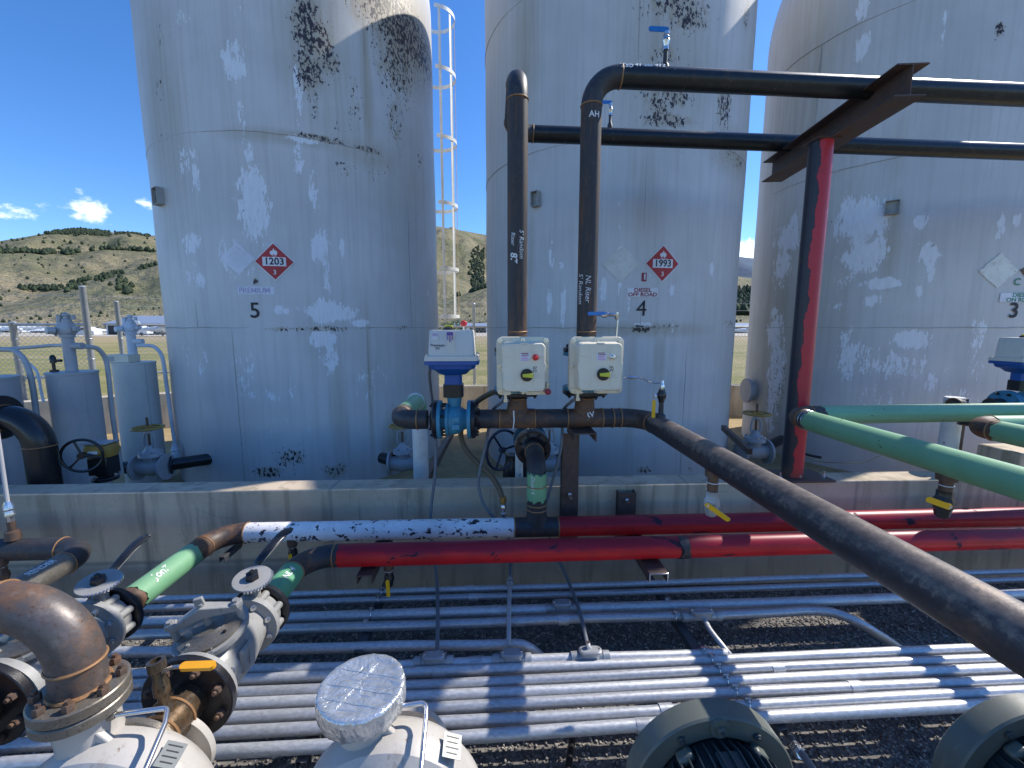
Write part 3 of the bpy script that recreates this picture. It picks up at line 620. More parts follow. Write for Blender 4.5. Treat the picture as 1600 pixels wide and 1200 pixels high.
STAIN = {5: [(640, 40, 50, 60, .9), (495, 60, 45, 80, .6), (572, 120, 6, 120, .8), (575, 240, 40, 22, .6), (450, 215, 70, 10, .6), (530, 195, 50, 40, .35), (255, 180, 20, 120, .5), (600, 280, 90, 60, .22), (578, 600, 3, 90, .5), (620, 700, 14, 40, .9), (530, 640, 10, 60, .4)],
         4: [(1050, 90, 60, 130, .45), (820, 80, 14, 80, .5), (995, 180, 4, 120, .4), (1030, 560, 6, 30, .5), (1000, 515, 80, 8, .6), (1010, 300, 20, 80, .35), (1150, 240, 26, 26, .6), (830, 380, 3, 60, .3), (985, 600, 6, 100, .3), (1140, 640, 8, 80, .4)],
         3: [(1225, 100, 30, 120, .5), (1280, 60, 8, 120, .5), (1300, 440, 30, 120, .3), (1400, 250, 12, 60, .2), (1395, 370, 10, 50, .5), (1210, 560, 30, 140, .6)]}
def make_tank(k, label):
    c = TANKS[k]; root = thing('storage_tank', label, 'tank', c)
    # shell: fine in front, coarse behind
    s_ = sorted(list(np.linspace(-1.75, 1.75, 300)*TR)+list(np.linspace(1.75, 2*math.pi-1.75, 50)*TR)[1:-1]); ZK, DK = (5.70, 1.2) if k == 3 else (ZS, .98); zs = list(np.linspace(0, ZK, 330))
    prof = [(z, 1.0) for z in zs]
    if k == 3: prof += [(ZK+.95*q, 1-.13*q**2.0) for q in np.linspace(.04, 1, 20)]; prof += [(ZK+.95+.30*math.sin(t), .87*math.cos(t)**.6) for t in np.linspace(.1, math.pi/2-.02, 14)]; DK = 1.25
    else: prof += [(ZK+DK*math.sin(t), math.cos(t)**.48) for t in np.linspace(.06, math.pi/2-.02, 26)]
    prof += [(ZK+DK+.005, .001)]
    vs = []; SS = []; ZZ = []
    for z, q in prof:
        for ss in s_:
            t = ss/TR; wob = .0034*math.sin(ss*2.1+z*1.3+k)+.0024*math.sin(z*3.6+ss*.7)
            rr = (TR+wob)*q; vs.append((math.sin(t)*rr, -math.cos(t)*rr, z)); SS.append(ss if ss < math.pi*TR else ss-2*math.pi*TR); ZZ.append(z)
    n = len(s_); M_ = len(prof)
    fs = [(j*n+i, j*n+(i+1) % n, (j+1)*n+(i+1) % n, (j+1)*n+i) for j in range(M_-1) for i in range(n)]
    me = bpy.data.meshes.new('shell'); me.from_pydata(vs, [], fs); me.polygons.foreach_set('use_smooth', [True]*len(fs)); me.materials.append(MATS['tank_paint'])
    SS = np.array(SS); ZZ = np.array(ZZ)
    for nm, tab in (('peel', PEEL), ('rust', RUST), ('stain', STAIN)):
        val = np.zeros(len(vs))
        for s0, z0, rs, rz_, st in conv(k, tab[k]):
            d = np.sqrt(((SS-s0)/rs)**2+((ZZ-z0)/rz_)**2); val = np.maximum(val, st*(np.clip(1.35-d*.8, 0, .92) if nm == 'peel' else 1.12*np.clip(1.45-d*.75, 0, 1.0)))
        at = me.attributes.new(nm, 'FLOAT', 'POINT'); at.data.foreach_set('value', val)
    o = bpy.data.objects.new('shell', me); S.collection.objects.link(o); o.parent = root; ORG[o.name] = c
    return root
T5 = make_tank(5, 'weathered grey storage tank numbered 5, with peeling paint and a red 1203 placard')
T4 = make_tank(4, 'grey storage tank numbered 4 with a red 1993 placard and DIESEL OFF ROAD sign')
T3 = make_tank(3, 'grey storage tank numbered 3 at the right, with large pale peeled patches')
TT = {5: T5, 4: T4, 3: T3}
def hseam(k, z, a0=-1.6, a1=1.6):
    m = MB(); pts = []
    for i in range(121):
        t = a0+(a1-a0)*i/120; pts.append(tp(k, t*TR, z+.0025*math.sin(t*17)+.0015*math.sin(t*43), .0005))
    m.sweep(pts, .0032, 6); m.build('weld_seam', 'tank_seam', TT[k])
def vseam(k, s_, z0, z1):
    m = MB(); m.sweep([tp(k, s_+.0015*math.sin(q*.9), z0+(z1-z0)*q/24, .0) for q in range(25)], .0028, 6); m.build('weld_seam', 'tank_seam', TT[k])
ZU = hit(5, 405, 206)[1]
for k in (5, 4, 3):
    for z in (1.75, ZU, ZU+1.55): hseam(k, z)
vseam(5, hit(5, 572, 150)[0], ZU, ZU+1.55); vseam(5, hit(5, 578, 620)[0], 0, 1.75); vseam(5, hit(5, 303, 450)[0], 1.75, ZU-.9); vseam(5, hit(5, 371, 620)[0], 0, 1.75)
vseam(5, hit(5, 640, 420)[0], 1.75, ZU)
vseam(4, hit(4, 995, 150)[0], ZU, ZU+1.55); vseam(4, hit(4, 1070, 600)[0], 0, 1.75); vseam(4, hit(4, 1003, 440)[0], 1.75, ZU)
vseam(3, hit(3, 1286, 50)[0], ZU, ZU+1.55); vseam(3, hit(3, 1283, 200)[0], 1.75, ZU)
def tank_fn(k, px, py, off):
    s0, z0 = hit(k, px, py); return lambda x, y: tp(k, s0+x, z0+y, off+.0065)
def decal(name, k, px, py, w_, h_, off, mat, diamond=False, n=12, rag=0, label=None, parent=None):
    fn = tank_fn(k, px, py, off); fb = tank_fn(k, px, py, 0); m = MB(); vs = []
    for f_ in (fb, fn):
        for j in range(n+1):
            for i in range(n+1):
                a, b_ = i/n-.5, j/n-.5
                if rag and (i in (0, n) or j in (0, n)): a *= 1-random.uniform(0, rag); b_ *= 1-random.uniform(0, rag)
                x, y = (a*w_, b_*h_) if not diamond else ((a-b_)*w_*.7071, (a+b_)*w_*.7071)
                vs.append(f_(x, y))
    q = (n+1)*(n+1); g = [(j*(n+1)+i, j*(n+1)+i+1, (j+1)*(n+1)+i+1, (j+1)*(n+1)+i) for j in range(n) for i in range(n)]
    ed = [i for i in range(n+1)]+[j*(n+1)+n for j in range(1, n+1)]+[n*(n+1)+i for i in range(n-1, -1, -1)]+[j*(n+1) for j in range(n-1, 0, -1)]
    fs = [tuple(i+q for i in f) for f in g]+[(ed[i], ed[(i+1) % len(ed)], ed[(i+1) % len(ed)]+q, ed[i]+q) for i in range(len(ed))]
    m.add(vs, fs); o = m.build(name, mat, parent or TT[k], flat=True)
    if label: o['label'] = label
    return o
FL = [(0, .5), (.06, .36), (.03, .2), (.14, .3), (.20, .12), (.24, .22), (.30, .0), (.26, -.22), (.12, -.36), (.15, -.18), (.05, -.05), (.0, -.2), (-.06, -.05), (-.14, -.2), (-.11, -.36), (-.27, -.2), (-.30, .02), (-.22, .2), (-.17, .08), (-.10, .28), (-.05, .18)]
def placard(k, px, py, num, label):
    b_ = decal('placard', k, px, py, .266, .266, .003, 'sign_white', True, label=label)
    decal('red_diamond', k, px, py, .246, .246, .0046, 'sign_red', True, parent=b_)
    decal('number_panel', k, px, py, .212, .086, .006, 'sign_white', parent=b_)
    writing('placard_number', num, .093, 'sign_black', b_, tank_fn(k, px, py, .0075), .0022, sx_=.98)
    f3 = tank_fn(k, px, py, .0062)
    writing('class_number', '3', .062, 'sign_white', b_, lambda x, y: f3(x, y-.105), .0012)
    m = MB(); m.add([f3(x*.115, y*.085+.088) for x, y in FL]+[f3(0, .072)], [(i, (i+1) % len(FL), len(FL)) for i in range(len(FL))])
    m.box(f3(0, .0525), (.06, .001, .004)); m.build('flame_symbol', 'sign_white', b_, flat=True)
placard(5, 429, 409, '1203', 'red and white diamond placard reading 1203')
placard(4, 1035, 412, '1993', 'red and white diamond placard reading 1993')
decal('old_placard', 5, 372, 404, .245, .245, .0012, 'ghost_white', True, rag=.12, label='pale torn remains of an old diamond placard')
decal('old_placard', 4, 970, 412, .275, .275, .0012, 'ghost_beige', True, rag=.05, label='faded beige remains of an old diamond placard')
decal('old_placard', 3, 1560, 423, .27, .27, .0012, 'ghost_pale', True, rag=.14, label='pale remains of a diamond placard with rusty marks')
decal('rusty_placard_remnant', 3, 1612, 423, .20, .20, .0012, 'rust_stain_iron', True, rag=.2)
decal('sign_panel', 5, 400, 454, .345, .075, .0012, 'ghost_white', rag=.04); writing('sign_text', 'PREMIUM', .072, 'faded_purple', T5, tank_fn(5, 398, 454, .003), .0012)
writing('tank_number', '5', .215, 'sign_black', T5, tank_fn(5, 399, 486, .003), .002)
decal('sign_panel', 4, 1004, 457, .315, .092, .0022, 'sign_white'); writing('sign_text', 'DIESEL\nOFF ROAD', .053, 'sign_maroon', T4, tank_fn(4, 1004, 457, .004), .0014, sx_=1.15)
writing('tank_number', '4', .225, 'sign_black', T4, tank_fn(4, 1002, 483, .003), 0)
decal('letter_patch', 4, 1006, 433, .05, .085, .0022, 'sign_maroon'); writing('letter', '1', .075, 'sign_white', T4, tank_fn(4, 1007, 433, .004), .004)
decal('sign_panel', 3, 1594, 465, .42, .095, .0022, 'ghost_white'); writing('sign_text', 'DIESEL\nON ROAD', .058, 'sign_green', T3, tank_fn(3, 1594, 465, .004), .0014, sx_=1.1)
writing('tank_number', '3', .22, 'sign_black', T3, tank_fn(3, 1583, 486, .003), .0035)
writing('letter', 'C', .10, 'sign_green', T3, tank_fn(3, 1588, 441, .003), .002)
def brack(k, px, py, w_, h_, mat='tank_seam'):
    s0, z0 = hit(k, px, py); c = tp(k, s0, z0, .03); t = s0/TR; n_ = V((math.sin(t), -math.cos(t), 0)); x = V((math.cos(t), math.sin(t), 0))
    m = MB()
    for sg in (-1, 1): m.box(c+x*sg*w_/2, (.008, .06, h_), (x, n_, Z_)); m.box(c+Z_*sg*h_/2, (w_, .06, .006), (x, n_, Z_))
    m.box(c-n_*.02, (w_, .006, h_), (x, n_, Z_)); m.build('bracket', mat, TT[k])
brack(5, 252, 308, .12, .16); brack(4, 839, 312, .085, .15); brack(3, 1394, 325, .12, .14)
# unseen pipe added to tank 4's roof for the small shadow on tank 5
m = MB(); c = TANKS[4]
m.cyl(c+V((-.5, -.3, 6.2)), c+V((-.5, -.3, 7.0)), .06); m.lathe(c+V((-.5, -.3, 7.0)), Z_, [(0, .12), (.1, .12), (.16, .02)]); m.build('roof_shadow_pipe', 'fence_galv', T4)
# manway on tank 3
m = MB(); q0 = TANKS[3]+V((-1.62, .22, .80)); m.lathe(q0, V((-1, .08, 0)), [(-.1, .15), (.08, .15), (.08, .185), (.12, .185), (.12, 0)], 32); m.build('manway', 'vessel_grey', T3)
# caged ladder on tank 5
be = R(45); dr_ = V((math.cos(be), math.sin(be), 0)); tg = V((-math.sin(be), math.cos(be), 0)); c = TANKS[5]
lad = MB()
for sg in (-.2, .2):
    lad.box(c+dr_*1.82+tg*sg+Z_*3.5, (.012, .05, 6.4), (tg, dr_, Z_))
    for zz in (1, 2.6, 4.2, 5.4): lad.box(c+dr_*1.74+tg*sg+Z_*zz, (.012, .18, .05), (tg, dr_, Z_))
L0 = lad.build('ladder', 'ladder_white', T5, label='white caged ladder with rusty upright')
m = MB()
for q in range(20): m.cyl(c+dr_*1.82+tg*-.2+Z_*(.5+q*.3), c+dr_*1.82+tg*.2+Z_*(.5+q*.3), .009, seg=8)
m.build('rungs', 'ladder_white', L0)
cc = c+dr_*2.10
for q, a in enumerate((-2.0, -1.35, -.72, -.05, .75, 1.45, 2.0)):
    d = dr_*math.cos(a)+tg*math.sin(a); MB().box(cc+d*.295+Z_*4.27, (.038, .006, 4.7), (Z_.cross(d), d, Z_)).build('cage_bar', 'ladder_rust' if q == 2 else 'ladder_white', L0)
for z in (1.94, 2.72, 3.75, 4.75, 5.75, 6.6):
    m = MB(); rings = []
    for i in range(33):
        a = -2.25+4.5*i/32; d = dr_*math.cos(a)+tg*math.sin(a); rings.append([cc+d*.302+Z_*(z-.028), cc+d*.308+Z_*(z-.028), cc+d*.308+Z_*(z+.028), cc+d*.302+Z_*(z+.028)])
    for sg in (0, -1): rings.append([p+(c+dr_*1.83-cc)*.0 for p in rings[-1]]) if False else None
    m.loft([x for x in rings if x]); m.build('cage_hoop', 'ladder_white', L0)
# ================================================================== front wall
r_ = thing('containment_wall', 'low concrete containment wall with form marks running in front of the tanks', 'wall', F(0, 2.735, 0))
MB().box(F(1, 2.735, .365), (16, .18, .73)).build('wall_body', 'concrete', r_, bevel=.012)
# ================================================================== pipes
PR = .057
def sec(root, p0, p1, r, mat, jag=0, name='pipe_section', label=None, seg=28):
    n = max(2, int((V(p1)-V(p0)).length/.15)); pts = [V(p0).lerp(V(p1), i/n) for i in range(n+1)]
    return MB().sweep(pts, r, seg, jag=jag).build(name, mat, root, label, sharp=50)
def bead(root, c, ax, r, mat='weld_steel', w_=.0042): return MB().torus(c, ax, r+.0005, w_, 36, 6).build('weld_bead', mat, root)
def elb(root, corner, d0, d1, Rb, r, mat, beads=True, seg=28, name='elbow', n=14):
    A, t = arc(corner, d0, d1, Rb, n); MB().sweep(A, r, seg).build(name, mat, root, sharp=50)
    if beads: bead(root, A[0], d0, r); bead(root, A[-1], d1, r)
    return A[0], A[-1]
def tee(root, c, ax, up, r, L_, h_, mat):
    ax = V(ax).normalized(); up = V(up).normalized(); c = V(c); m = MB(); m.sweep([c-ax*L_, c, c+ax*L_], r*1.012, 28)
    side = ax.cross(up); rings = []; K = 36
    for d in [0, .25, .45, .6, .75, .9, 1.0]:
        f_ = 1+.55*max(0, (1-d/.85))**2.2
        rings.append([c+up*(h_*d)+(ax*math.cos(2*math.pi*i/K)*f_+side*math.sin(2*math.pi*i/K))*r*1.0 for i in range(K)])
    m.loft(rings); o = m.build('tee', mat, root, sharp=60)
    bead(root, c-ax*L_, ax, r); bead(root, c+ax*L_, ax, r); bead(root, c+up*h_, up, r); return o
def flange(root, c, ax, r, t, mat, rin=PR, bolts=8, br=None, bmat=None, hub=0, name='flange', bsize=.011, bl=.014, phase=.39, both=False, label=None):
    c = V(c); ax = V(ax).normalized(); P_ = [(0, r-.003), (.003, r), (t-.003, r), (t, r-.003), (t+.0005, rin*1.5)]
    if hub: P_ += [(t+.004, rin*1.35), (t+hub, rin*1.02)]
    else: P_ += [(t+.001, rin)]
    o = MB().lathe(c, ax, P_, 40).build(name, mat, root, sharp=40)
    if label: o['label'] = label
    x = W_ if abs(ax.z) > .9 else Z_; x = (x-ax*x.dot(ax)).normalized(); y = ax.cross(x)
    for i in range(bolts):
        a = phase+2*math.pi*i/bolts; p = c+(x*math.cos(a)+y*math.sin(a))*(br or r*.82)
        m = MB(); m.hexbolt(p+ax*t, ax, bsize, bl)
        if both: m.hexbolt(p, -ax, bsize, bl)
        m.build('bolt', bmat or mat, o)
    return o
MV, MZ = 2.495, 1.21
uM = lambda px, py=655, v=MV: uv(pv(px, py, v))[0]
U1, U2, UL = uM(808), uM(913), .912
# ---- manifold and long pipe
man = thing('manifold_pipe', 'long dark pipe under both riser boxes, then running to the lower right', 'pipe', F(UL, 1.2, 0))
sec(man, F(uM(757)-.06, MV, MZ), F(U1-.105, MV, MZ), PR, 'black_pipe')
tee(man, F(U1, MV, MZ), W_, Z_, PR, .105, .125, 'brown_pipe'); tee(man, F(U2, MV, MZ), W_, Z_, PR, .105, .125, 'brown_pipe')
sec(man, F(U1+.105, MV, MZ), F(U2-.105, MV, MZ), PR, 'black_pipe')
a, b_ = elb(man, F(UL, MV, MZ), W_, -N_, .152, PR, 'black_pipe')
sec(man, F(U2+.105, MV, MZ), a, PR, 'black_pipe'); bead(man, F(U2+.17, MV, MZ), W_, PR)
sec(man, b_, F(UL+.02, -.9, MZ), PR, 'long_pipe_steel', label='scuffed grey brown length coming towards the camera', seg=48)
bead(man, F(UL, 2.33, MZ), N_, PR, 'long_pipe_steel', .003)
writing('chalk_writing', 'RV', .045, 'chalk', man, pipe_fn(F(U2+.02, MV, MZ+.03), Z_, -N_, PR), .001, rot=-1.4)
m = MB(); f_ = pipe_fn(F(U1-.02, MV, MZ), Z_, -N_, PR+.001)
m.add([f_(x, y) for x, y in [(-.05, .004), (.0, -.002), (.06, .000), (.06, .007), (.0, .004), (-.05, .009)]], [(0, 1, 4, 5), (1, 2, 3, 4)]); m.build('paint_drip', 'chalk', man, flat=True)
# ---- left elbow line with green pipe and white leg
UE = uM(604)+PR+.005
gl = thing('green_back_pipe', 'short green pipe with black elbow on a white leg, right of tank 5', 'pipe', F(UE, 3.18, 0))
a, b_ = elb(gl, F(UE, MV, MZ), N_*-1, W_, .12, PR, 'black_pipe')
e1, e2 = elb(gl, F(UE, 3.24, MZ), Z_, -N_, .09, PR, 'green_paint', beads=False)
sec(gl, F(UE, 2.70, MZ), e2, PR+.001, 'green_paint', .004, 'painted_section'); sec(gl, a, F(UE, 2.72, MZ), PR, 'flange_steel')
bead(gl, F(UE, 3.10, MZ), N_, PR+.003, 'sign_white', .006)
sec(gl, F(UE, 3.24, .2), e1, PR+.002, 'white_post_paint', name='white_leg'); sec(gl, b_, F(uM(668), MV, MZ), PR, 'black_pipe')
# ---- blue ball valve with actuator
def ball_valve(root, c, ax, half, mat, dmat, r=.057, fr=.115):
    c = V(c); ax = V(ax).normalized()
    flange(root, c-ax*(half+.0), -ax, fr, .022, dmat, r, 8, both=False, bmat='black_gloss', hub=.02)
    flange(root, c-ax*(half-.024), -ax, fr*1.0, .022, mat, r, 0)
    flange(root, c+ax*(half-.024), ax, fr*1.0, .022, mat, r, 0)
    flange(root, c+ax*half, ax, fr, .022, dmat, r, 8, bmat='black_gloss', hub=.03)
    m = MB(); h_ = half-.02
    m.lathe(c, ax, [(-h_, .060), (-h_*.75, .062), (-h_*.62, .095), (-h_*.42, .099), (-h_*.40, .088), (-h_*.1, .092), (h_*.3, .086), (h_*.62, .066), (h_*.8, .060), (h_, .060)], 36)
    b = m.build('valve_body', mat, root, sharp=45)
    x = Z_ if abs(ax.z) < .5 else W_; y = ax.cross(x)
    for i in range(8):
        t = .39+i*math.pi/4; p = c+(x*math.cos(t)+y*math.sin(t))*.0935
        MB().cyl(p-ax*(half+.02), p-ax*(h_*.62), .007, seg=8).build('stud', 'black_gloss', b)
    return b
cB = F((uM(664)+uM(757))/2, MV, MZ)
bv = thing('ball_valve', 'blue flanged ball valve at the left end of the manifold under the grey actuator', 'valve', cB)
b_ = ball_valve(bv, cB, W_, .10, 'teal_paint', 'black_flange')
m = MB(); m.cyl(cB+Z_*.07, cB+Z_*.135, .035, .045); m.build('stem_housing', 'teal_paint', bv)
m = MB()
for zz in (-.022, .022):
    m.box(cB-N_*.094+W_*.012+Z_*(zz-.005), (.044, .006, .030))
m.build('cast_marks', 'teal_paint', b_, bevel=.002)
def actuator(base, label, textpm=True, red=True, group=None):
    """base: centre of the spacer's foot"""
    r = thing('electric_actuator', label, 'actuator', base, group); B = V(base)
    MB().rrect(B, W_, N_, Z_, [(0, .115, .10, .02), (.075, .115, .10, .02)]).build('spacer', 'black_plastic', r)
    m = MB(); m.rrect(B+Z_*.075, W_, N_, Z_, [(0, .10, .09, .02), (.055, .10, .09, .02), (.062, .16, .15, .05), (.085, .205, .18, .05), (.095, .255, .21, .05), (.118, .275, .22, .05), (.120, .305, .235, .025), (.140, .305, .235, .025)])
    h = m.build('gear_housing', 'blue_paint', r, sharp=40)
    m = MB(); m.box(B+Z_*.103-N_*.047+W_*.0, (.05, .003, .03)); m.build('housing_plate', 'blue_paint', h)
    m = MB(); m.rrect(B+Z_*.217, W_, N_, Z_, [(0, .305, .235, .02), (.026, .302, .232, .02), (.030, .262, .20, .02), (.165, .245, .185, .02), (.172, .235, .175, .02)])
    m.box(B+Z_*.31-N_*.0975, (.045, .006, .13))
    c_ = m.build('cover', 'grey_cover', r, sharp=40)
    for sx2 in (-1, 1):
        for sy in (-1, 1): MB().hexbolt(B+W_*sx2*.138+N_*sy*.10+Z_*.243, Z_, .009, .008).build('bolt', 'chrome', c_)
    fp = plane_fn(B+Z_*.31, W_, Z_, -N_, .101)
    def quad(nm, x0, x1, y0, y1, mat, off=0):
        f2 = plane_fn(B+Z_*.31-N_*off, W_, Z_, -N_, .1008); MB().add([f2(x0, y0), f2(x1, y0), f2(x1, y1), f2(x0, y1)], [(0, 1, 2, 3)]).build(nm, mat, c_, flat=True)
    quad('label', -.105, -.07, .025, .065, 'sign_white'); quad('label_print', -.102, -.073, .045, .062, 'faded_purple', .0006)
    quad('emblem', -.022, .013, .012, .070, 'sign_white', .003); quad('emblem_field', -.022, .013, .048, .068, 'sign_purple', .0036)
    for i in range(4): quad('emblem_stripe', -.020+i*.0088, -.015+i*.0088, .014+(.010 if i in (0, 3) else 0), .046, 'sign_purple' if i % 2 == 0 else 'sign_maroon', .0036)
    if textpm: writing('marker_writing', 'Premium\nFV', .022, 'sign_black', c_, lambda x, y: B+Z_*.295-N_*.1010+W_*(x-.075)+Z_*y, .0002)
    top = B+Z_*.389
    m = MB(); m.lathe(top+W_*-.025, Z_, [(0, .03), (.012, .028), (.02, .012)]); m.build('position_dial', 'black_plastic', r)
    MB().box(top+W_*-.022+Z_*.02, (.05, .014, .012)).build('dial_pointer', 'pointer_yellow', r, bevel=.003)
    MB().cyl(top+W_*.065, top+W_*.065+Z_*.03, .007).build('pin', 'chrome', r)
    m = MB(); m.lathe(top+W_*.065+Z_*.036, -N_, [(-.008, .015), (.0, .019), (.008, .015)], 20); m.build('red_knob', 'signal_red', r)
    return r
actuator(cB+Z_*.138+W_*-.004, 'grey actuator with blue base and red knob standing left of the two boxes')
# ---- risers
def riser_valve(c, label):
    r = thing('riser_valve', label, 'valve', c); ball_valve(r, c, Z_, .115, 'teal_paint', 'black_flange', fr=.134)
    return r
RVZ = MZ+.125+.022+.02+.115+.005
r1 = thing('riser_pipe', 'left vertical rusty riser pipe rising from the box with the red button', 'pipe', F(U1, MV, MZ+.4))
r2 = thing('riser_pipe', 'right vertical riser pipe turning right at the top into the nearer overhead pipe', 'pipe', F(U2, MV, MZ+.4))
riser_valve(F(U1, MV, RVZ), 'teal flanged valve mostly hidden behind the box with the red button')
riser_valve(F(U2, MV, RVZ), 'teal flanged valve peeking out left of the box with the silver button')
OZ = 3.11; ztop = RVZ+.115+.045
p_end = pv(1605, 149, MV-.005); pB_end = pv(1605, 238, 3.25)
# riser 2 -> overhead A
d_ = (p_end-F(U2, MV, OZ)).normalized(); a, b_ = elb(r2, F(U2, MV, OZ), Z_, d_, .152, PR, 'black_pipe')
sec(r2, F(U2, MV, ztop), a, PR, 'riser_steel'); sec(r2, b_, b_+d_*5, PR, 'overhead_steel', label='overhead length running to the right, nearer of two')
# riser 1 -> back -> overhead B
a, b_ = elb(r1, F(U1, MV, OZ+.02), Z_, N_, .152, PR, 'black_pipe'); cB2 = F(U1, 3.25, OZ+.02); d_ = (pB_end-cB2).normalized()
a2, b2 = elb(r1, cB2, N_, d_, .152, PR, 'black_pipe')
sec(r1, F(U1, MV, ztop), a, PR, 'riser_steel'); sec(r1, b_, a2, PR, 'riser_steel'); sec(r1, b2, b2+d_*6, PR, 'overhead_steel', label='overhead length running to the right, farther of two')
for rr_, u_, in ((r1, U1), (r2, U2)): bead(rr_, F(u_, MV, ztop+.07), Z_, PR)
mk = lambda u_, z_, s_, sz, y_=0, rt=0: writing('marker_writing', s_, sz, 'chalk', r1 if u_ == U1 else r2, pipe_fn(F(u_, MV, z_), -Z_, (-N_*1-W_*.12).normalized(), PR), .0002, .15, rot=rt)
def pipewrite(root, p, ax, nd, r, s_, sz, sh=.2, bold=0): writing('marker_writing', s_, sz, 'chalk', root, pipe_fn(p, ax, nd, r), bold, sh)
pn = lambda a: (-N_*math.cos(a)+W_*math.sin(a)).normalized()
pipewrite(r2, F(U2, MV, 1.97), -Z_, pn(-.15), PR, 'NL Riser', .042); pipewrite(r2, F(U2, MV, 1.97), -Z_, pn(-.95), PR, "5' Random", .040)
pipewrite(r1, F(U1, MV, 2.21), -Z_, pn(.35), PR, "5' Random", .036); pipewrite(r1, F(U1, MV, 2.24), -Z_, pn(-.5), PR, 'Riser', .034); pipewrite(r1, F(U1, MV, 2.14), -Z_, pn(-.45), PR, '87', .055, bold=.0015)
writing('marker_writing', 'AH', .042, 'chalk', r2, (lambda f_: lambda x, y: f_(y, -x))(pipe_fn(F(U2, MV, 2.89), Z_, pn(.1), PR)), .001)
pipewrite(r2, F(U2+.30, MV, OZ+.0), W_, (-N_+Z_*.75).normalized(), PR, '41 sss 412', .040, .2, .001); pipewrite(r2, F(U2+.17, MV, OZ+.0), W_, (-N_+Z_*.6).normalized(), PR, 'Tsb', .05, .3, .001)
# ---- junction boxes
def jbox(px0, px1, py0, py1, label, btn, t2, sidex):
    v1 = 2.385; A = pv(px0, py1, v1); B = pv(px1, py0, v1); c = (A+B)/2; wv = (B-A).dot(W_); hv = (B-A).z
    r = thing('starter_box', label, 'electrical box', c)
    m = MB(); m.rrect(c, W_, Z_, -N_, [(-.055, wv*.97, hv*.97, .03), (0, wv, hv, .035), (.012, wv, hv, .035), (.016, wv*.985, hv*.985, .034)], 8); m.build('back_shell', 'beige_box', r, sharp=40)
    m = MB(); m.rrect(c-N_*.016, W_, Z_, -N_, [(0, wv*.84, hv*.86, .032), (.012, wv*.81, hv*.83, .03), (.085, wv*.78, hv*.80, .026), (.093, wv*.755, hv*.775, .022)], 8)
    cv = m.build('cover', 'beige_box', r, sharp=40)
    fc = c-N_*.109
    m = MB()
    for sx2, sy in ((-1, -1), (1, -1), (-1, 1), (1, 1)):
        m.rrect(fc+W_*sx2*wv*.27+Z_*sy*hv*.27, W_, Z_, -N_, [(-.004, wv*.20, hv*.20, .01), (.0022, wv*.19, hv*.19, .009)])
    for sy in (-1, 1): m.box(fc+Z_*sy*hv*.39+N_*.045, (wv*.14, .09, .012))
    for sx2 in (-1, 1): m.box(fc+W_*sx2*wv*.385+N_*.045, (.010, .09, hv*.14))
    m.build('raised_ribs', 'beige_box', cv, bevel=.002)
    for sx2, sy in ((-1, -1), (1, -1), (-1, 1), (1, 1), (0, 1), (0, -1), (-1, 0), (1, 0)):
        q = c+W_*sx2*wv*.435+Z_*sy*hv*.44-N_*.016; m = MB(); m.lathe(q, -N_, [(0, .014), (.006, .014), (.006, .011)], 16); m.hexbolt(q-N_*.006, -N_, .007, .006); m.build('corner_bolt', 'chrome', r)
    L = lambda x, y, o_=.0016: fc+W_*x*wv+Z_*y*hv-N_*o_
    m = MB(); m.lathe(L(.05, -.12), -N_, [(0, .034), (.012, .034), (.018, .030)], 32); m.build('switch_disc', 'black_plastic', r)
    m = MB(); q = L(.05, -.12, .02); m.loft([[q+W_*x+Z_*y+N_*z for x, y in ((-.024, -.008), (.030, -.013), (.030, .013), (-.024, .008))] for z in (0, -.016)]); m.build('switch_pointer', 'pointer_yellow', r, bevel=.002)
    q = L(.205, .17); m = MB(); m.lathe(q, -N_, [(0, .017), (.006, .017), (.006, .013), (.02, .0125), (.024, .008)], 20); m.build('push_button', btn, r)
    def rect(nm, x0, x1, y0, y1, mat, o_): MB().add([L(x0, y0, o_), L(x1, y0, o_), L(x1, y1, o_), L(x0, y1, o_)], [(0, 1, 2, 3)]).build(nm, mat, cv, flat=True)
    rect('label', -.07, .10, .11, .245, 'sign_white', .0012)
    for i in range(5): rect('label_print', -.055+.008*(i % 2), .085-.01*(i % 3), .118+i*.0275, .132+i*.0275, 'sign_maroon' if i > 2 else 'sign_pink', .0018)
    writing('marker_writing', t2, .020, 'sign_black', cv, lambda x, y: L(.20, -.03, .0012)+W_*x+Z_*y, .0001)
    g = MB(); g.lathe(c-Z_*(hv*.53)-W_*wv*.33+N_*-.0, Z_, [(-.03, .021), (-.012, .021), (-.012, .015), (.02, .015)], 6); g.build('cable_gland', 'chrome', r)
    return r, c, wv, hv
B1, c1, w1, h1 = jbox(776, 858, 526, 617, 'beige starter box with a red push button, in front of the left riser', 'signal_red', '87\nFV', 0)
B2, c2, w2, h2 = jbox(888, 974, 526, 615, 'beige starter box with a silver push button, in front of the right riser', 'chrome', 'NL\nFV', 0)
m = MB(); q = pv(856, 612, 2.33); m.lathe(q, -N_, [(0, .018), (.006, .018), (.008, .015)]); m.build('red_tag_disc', 'sign_maroon', B1); MB().cyl(q+Z_*.02+N_*.01, q+Z_*.05+N_*.01, .012).build('tag_fitting', 'chrome', B1)
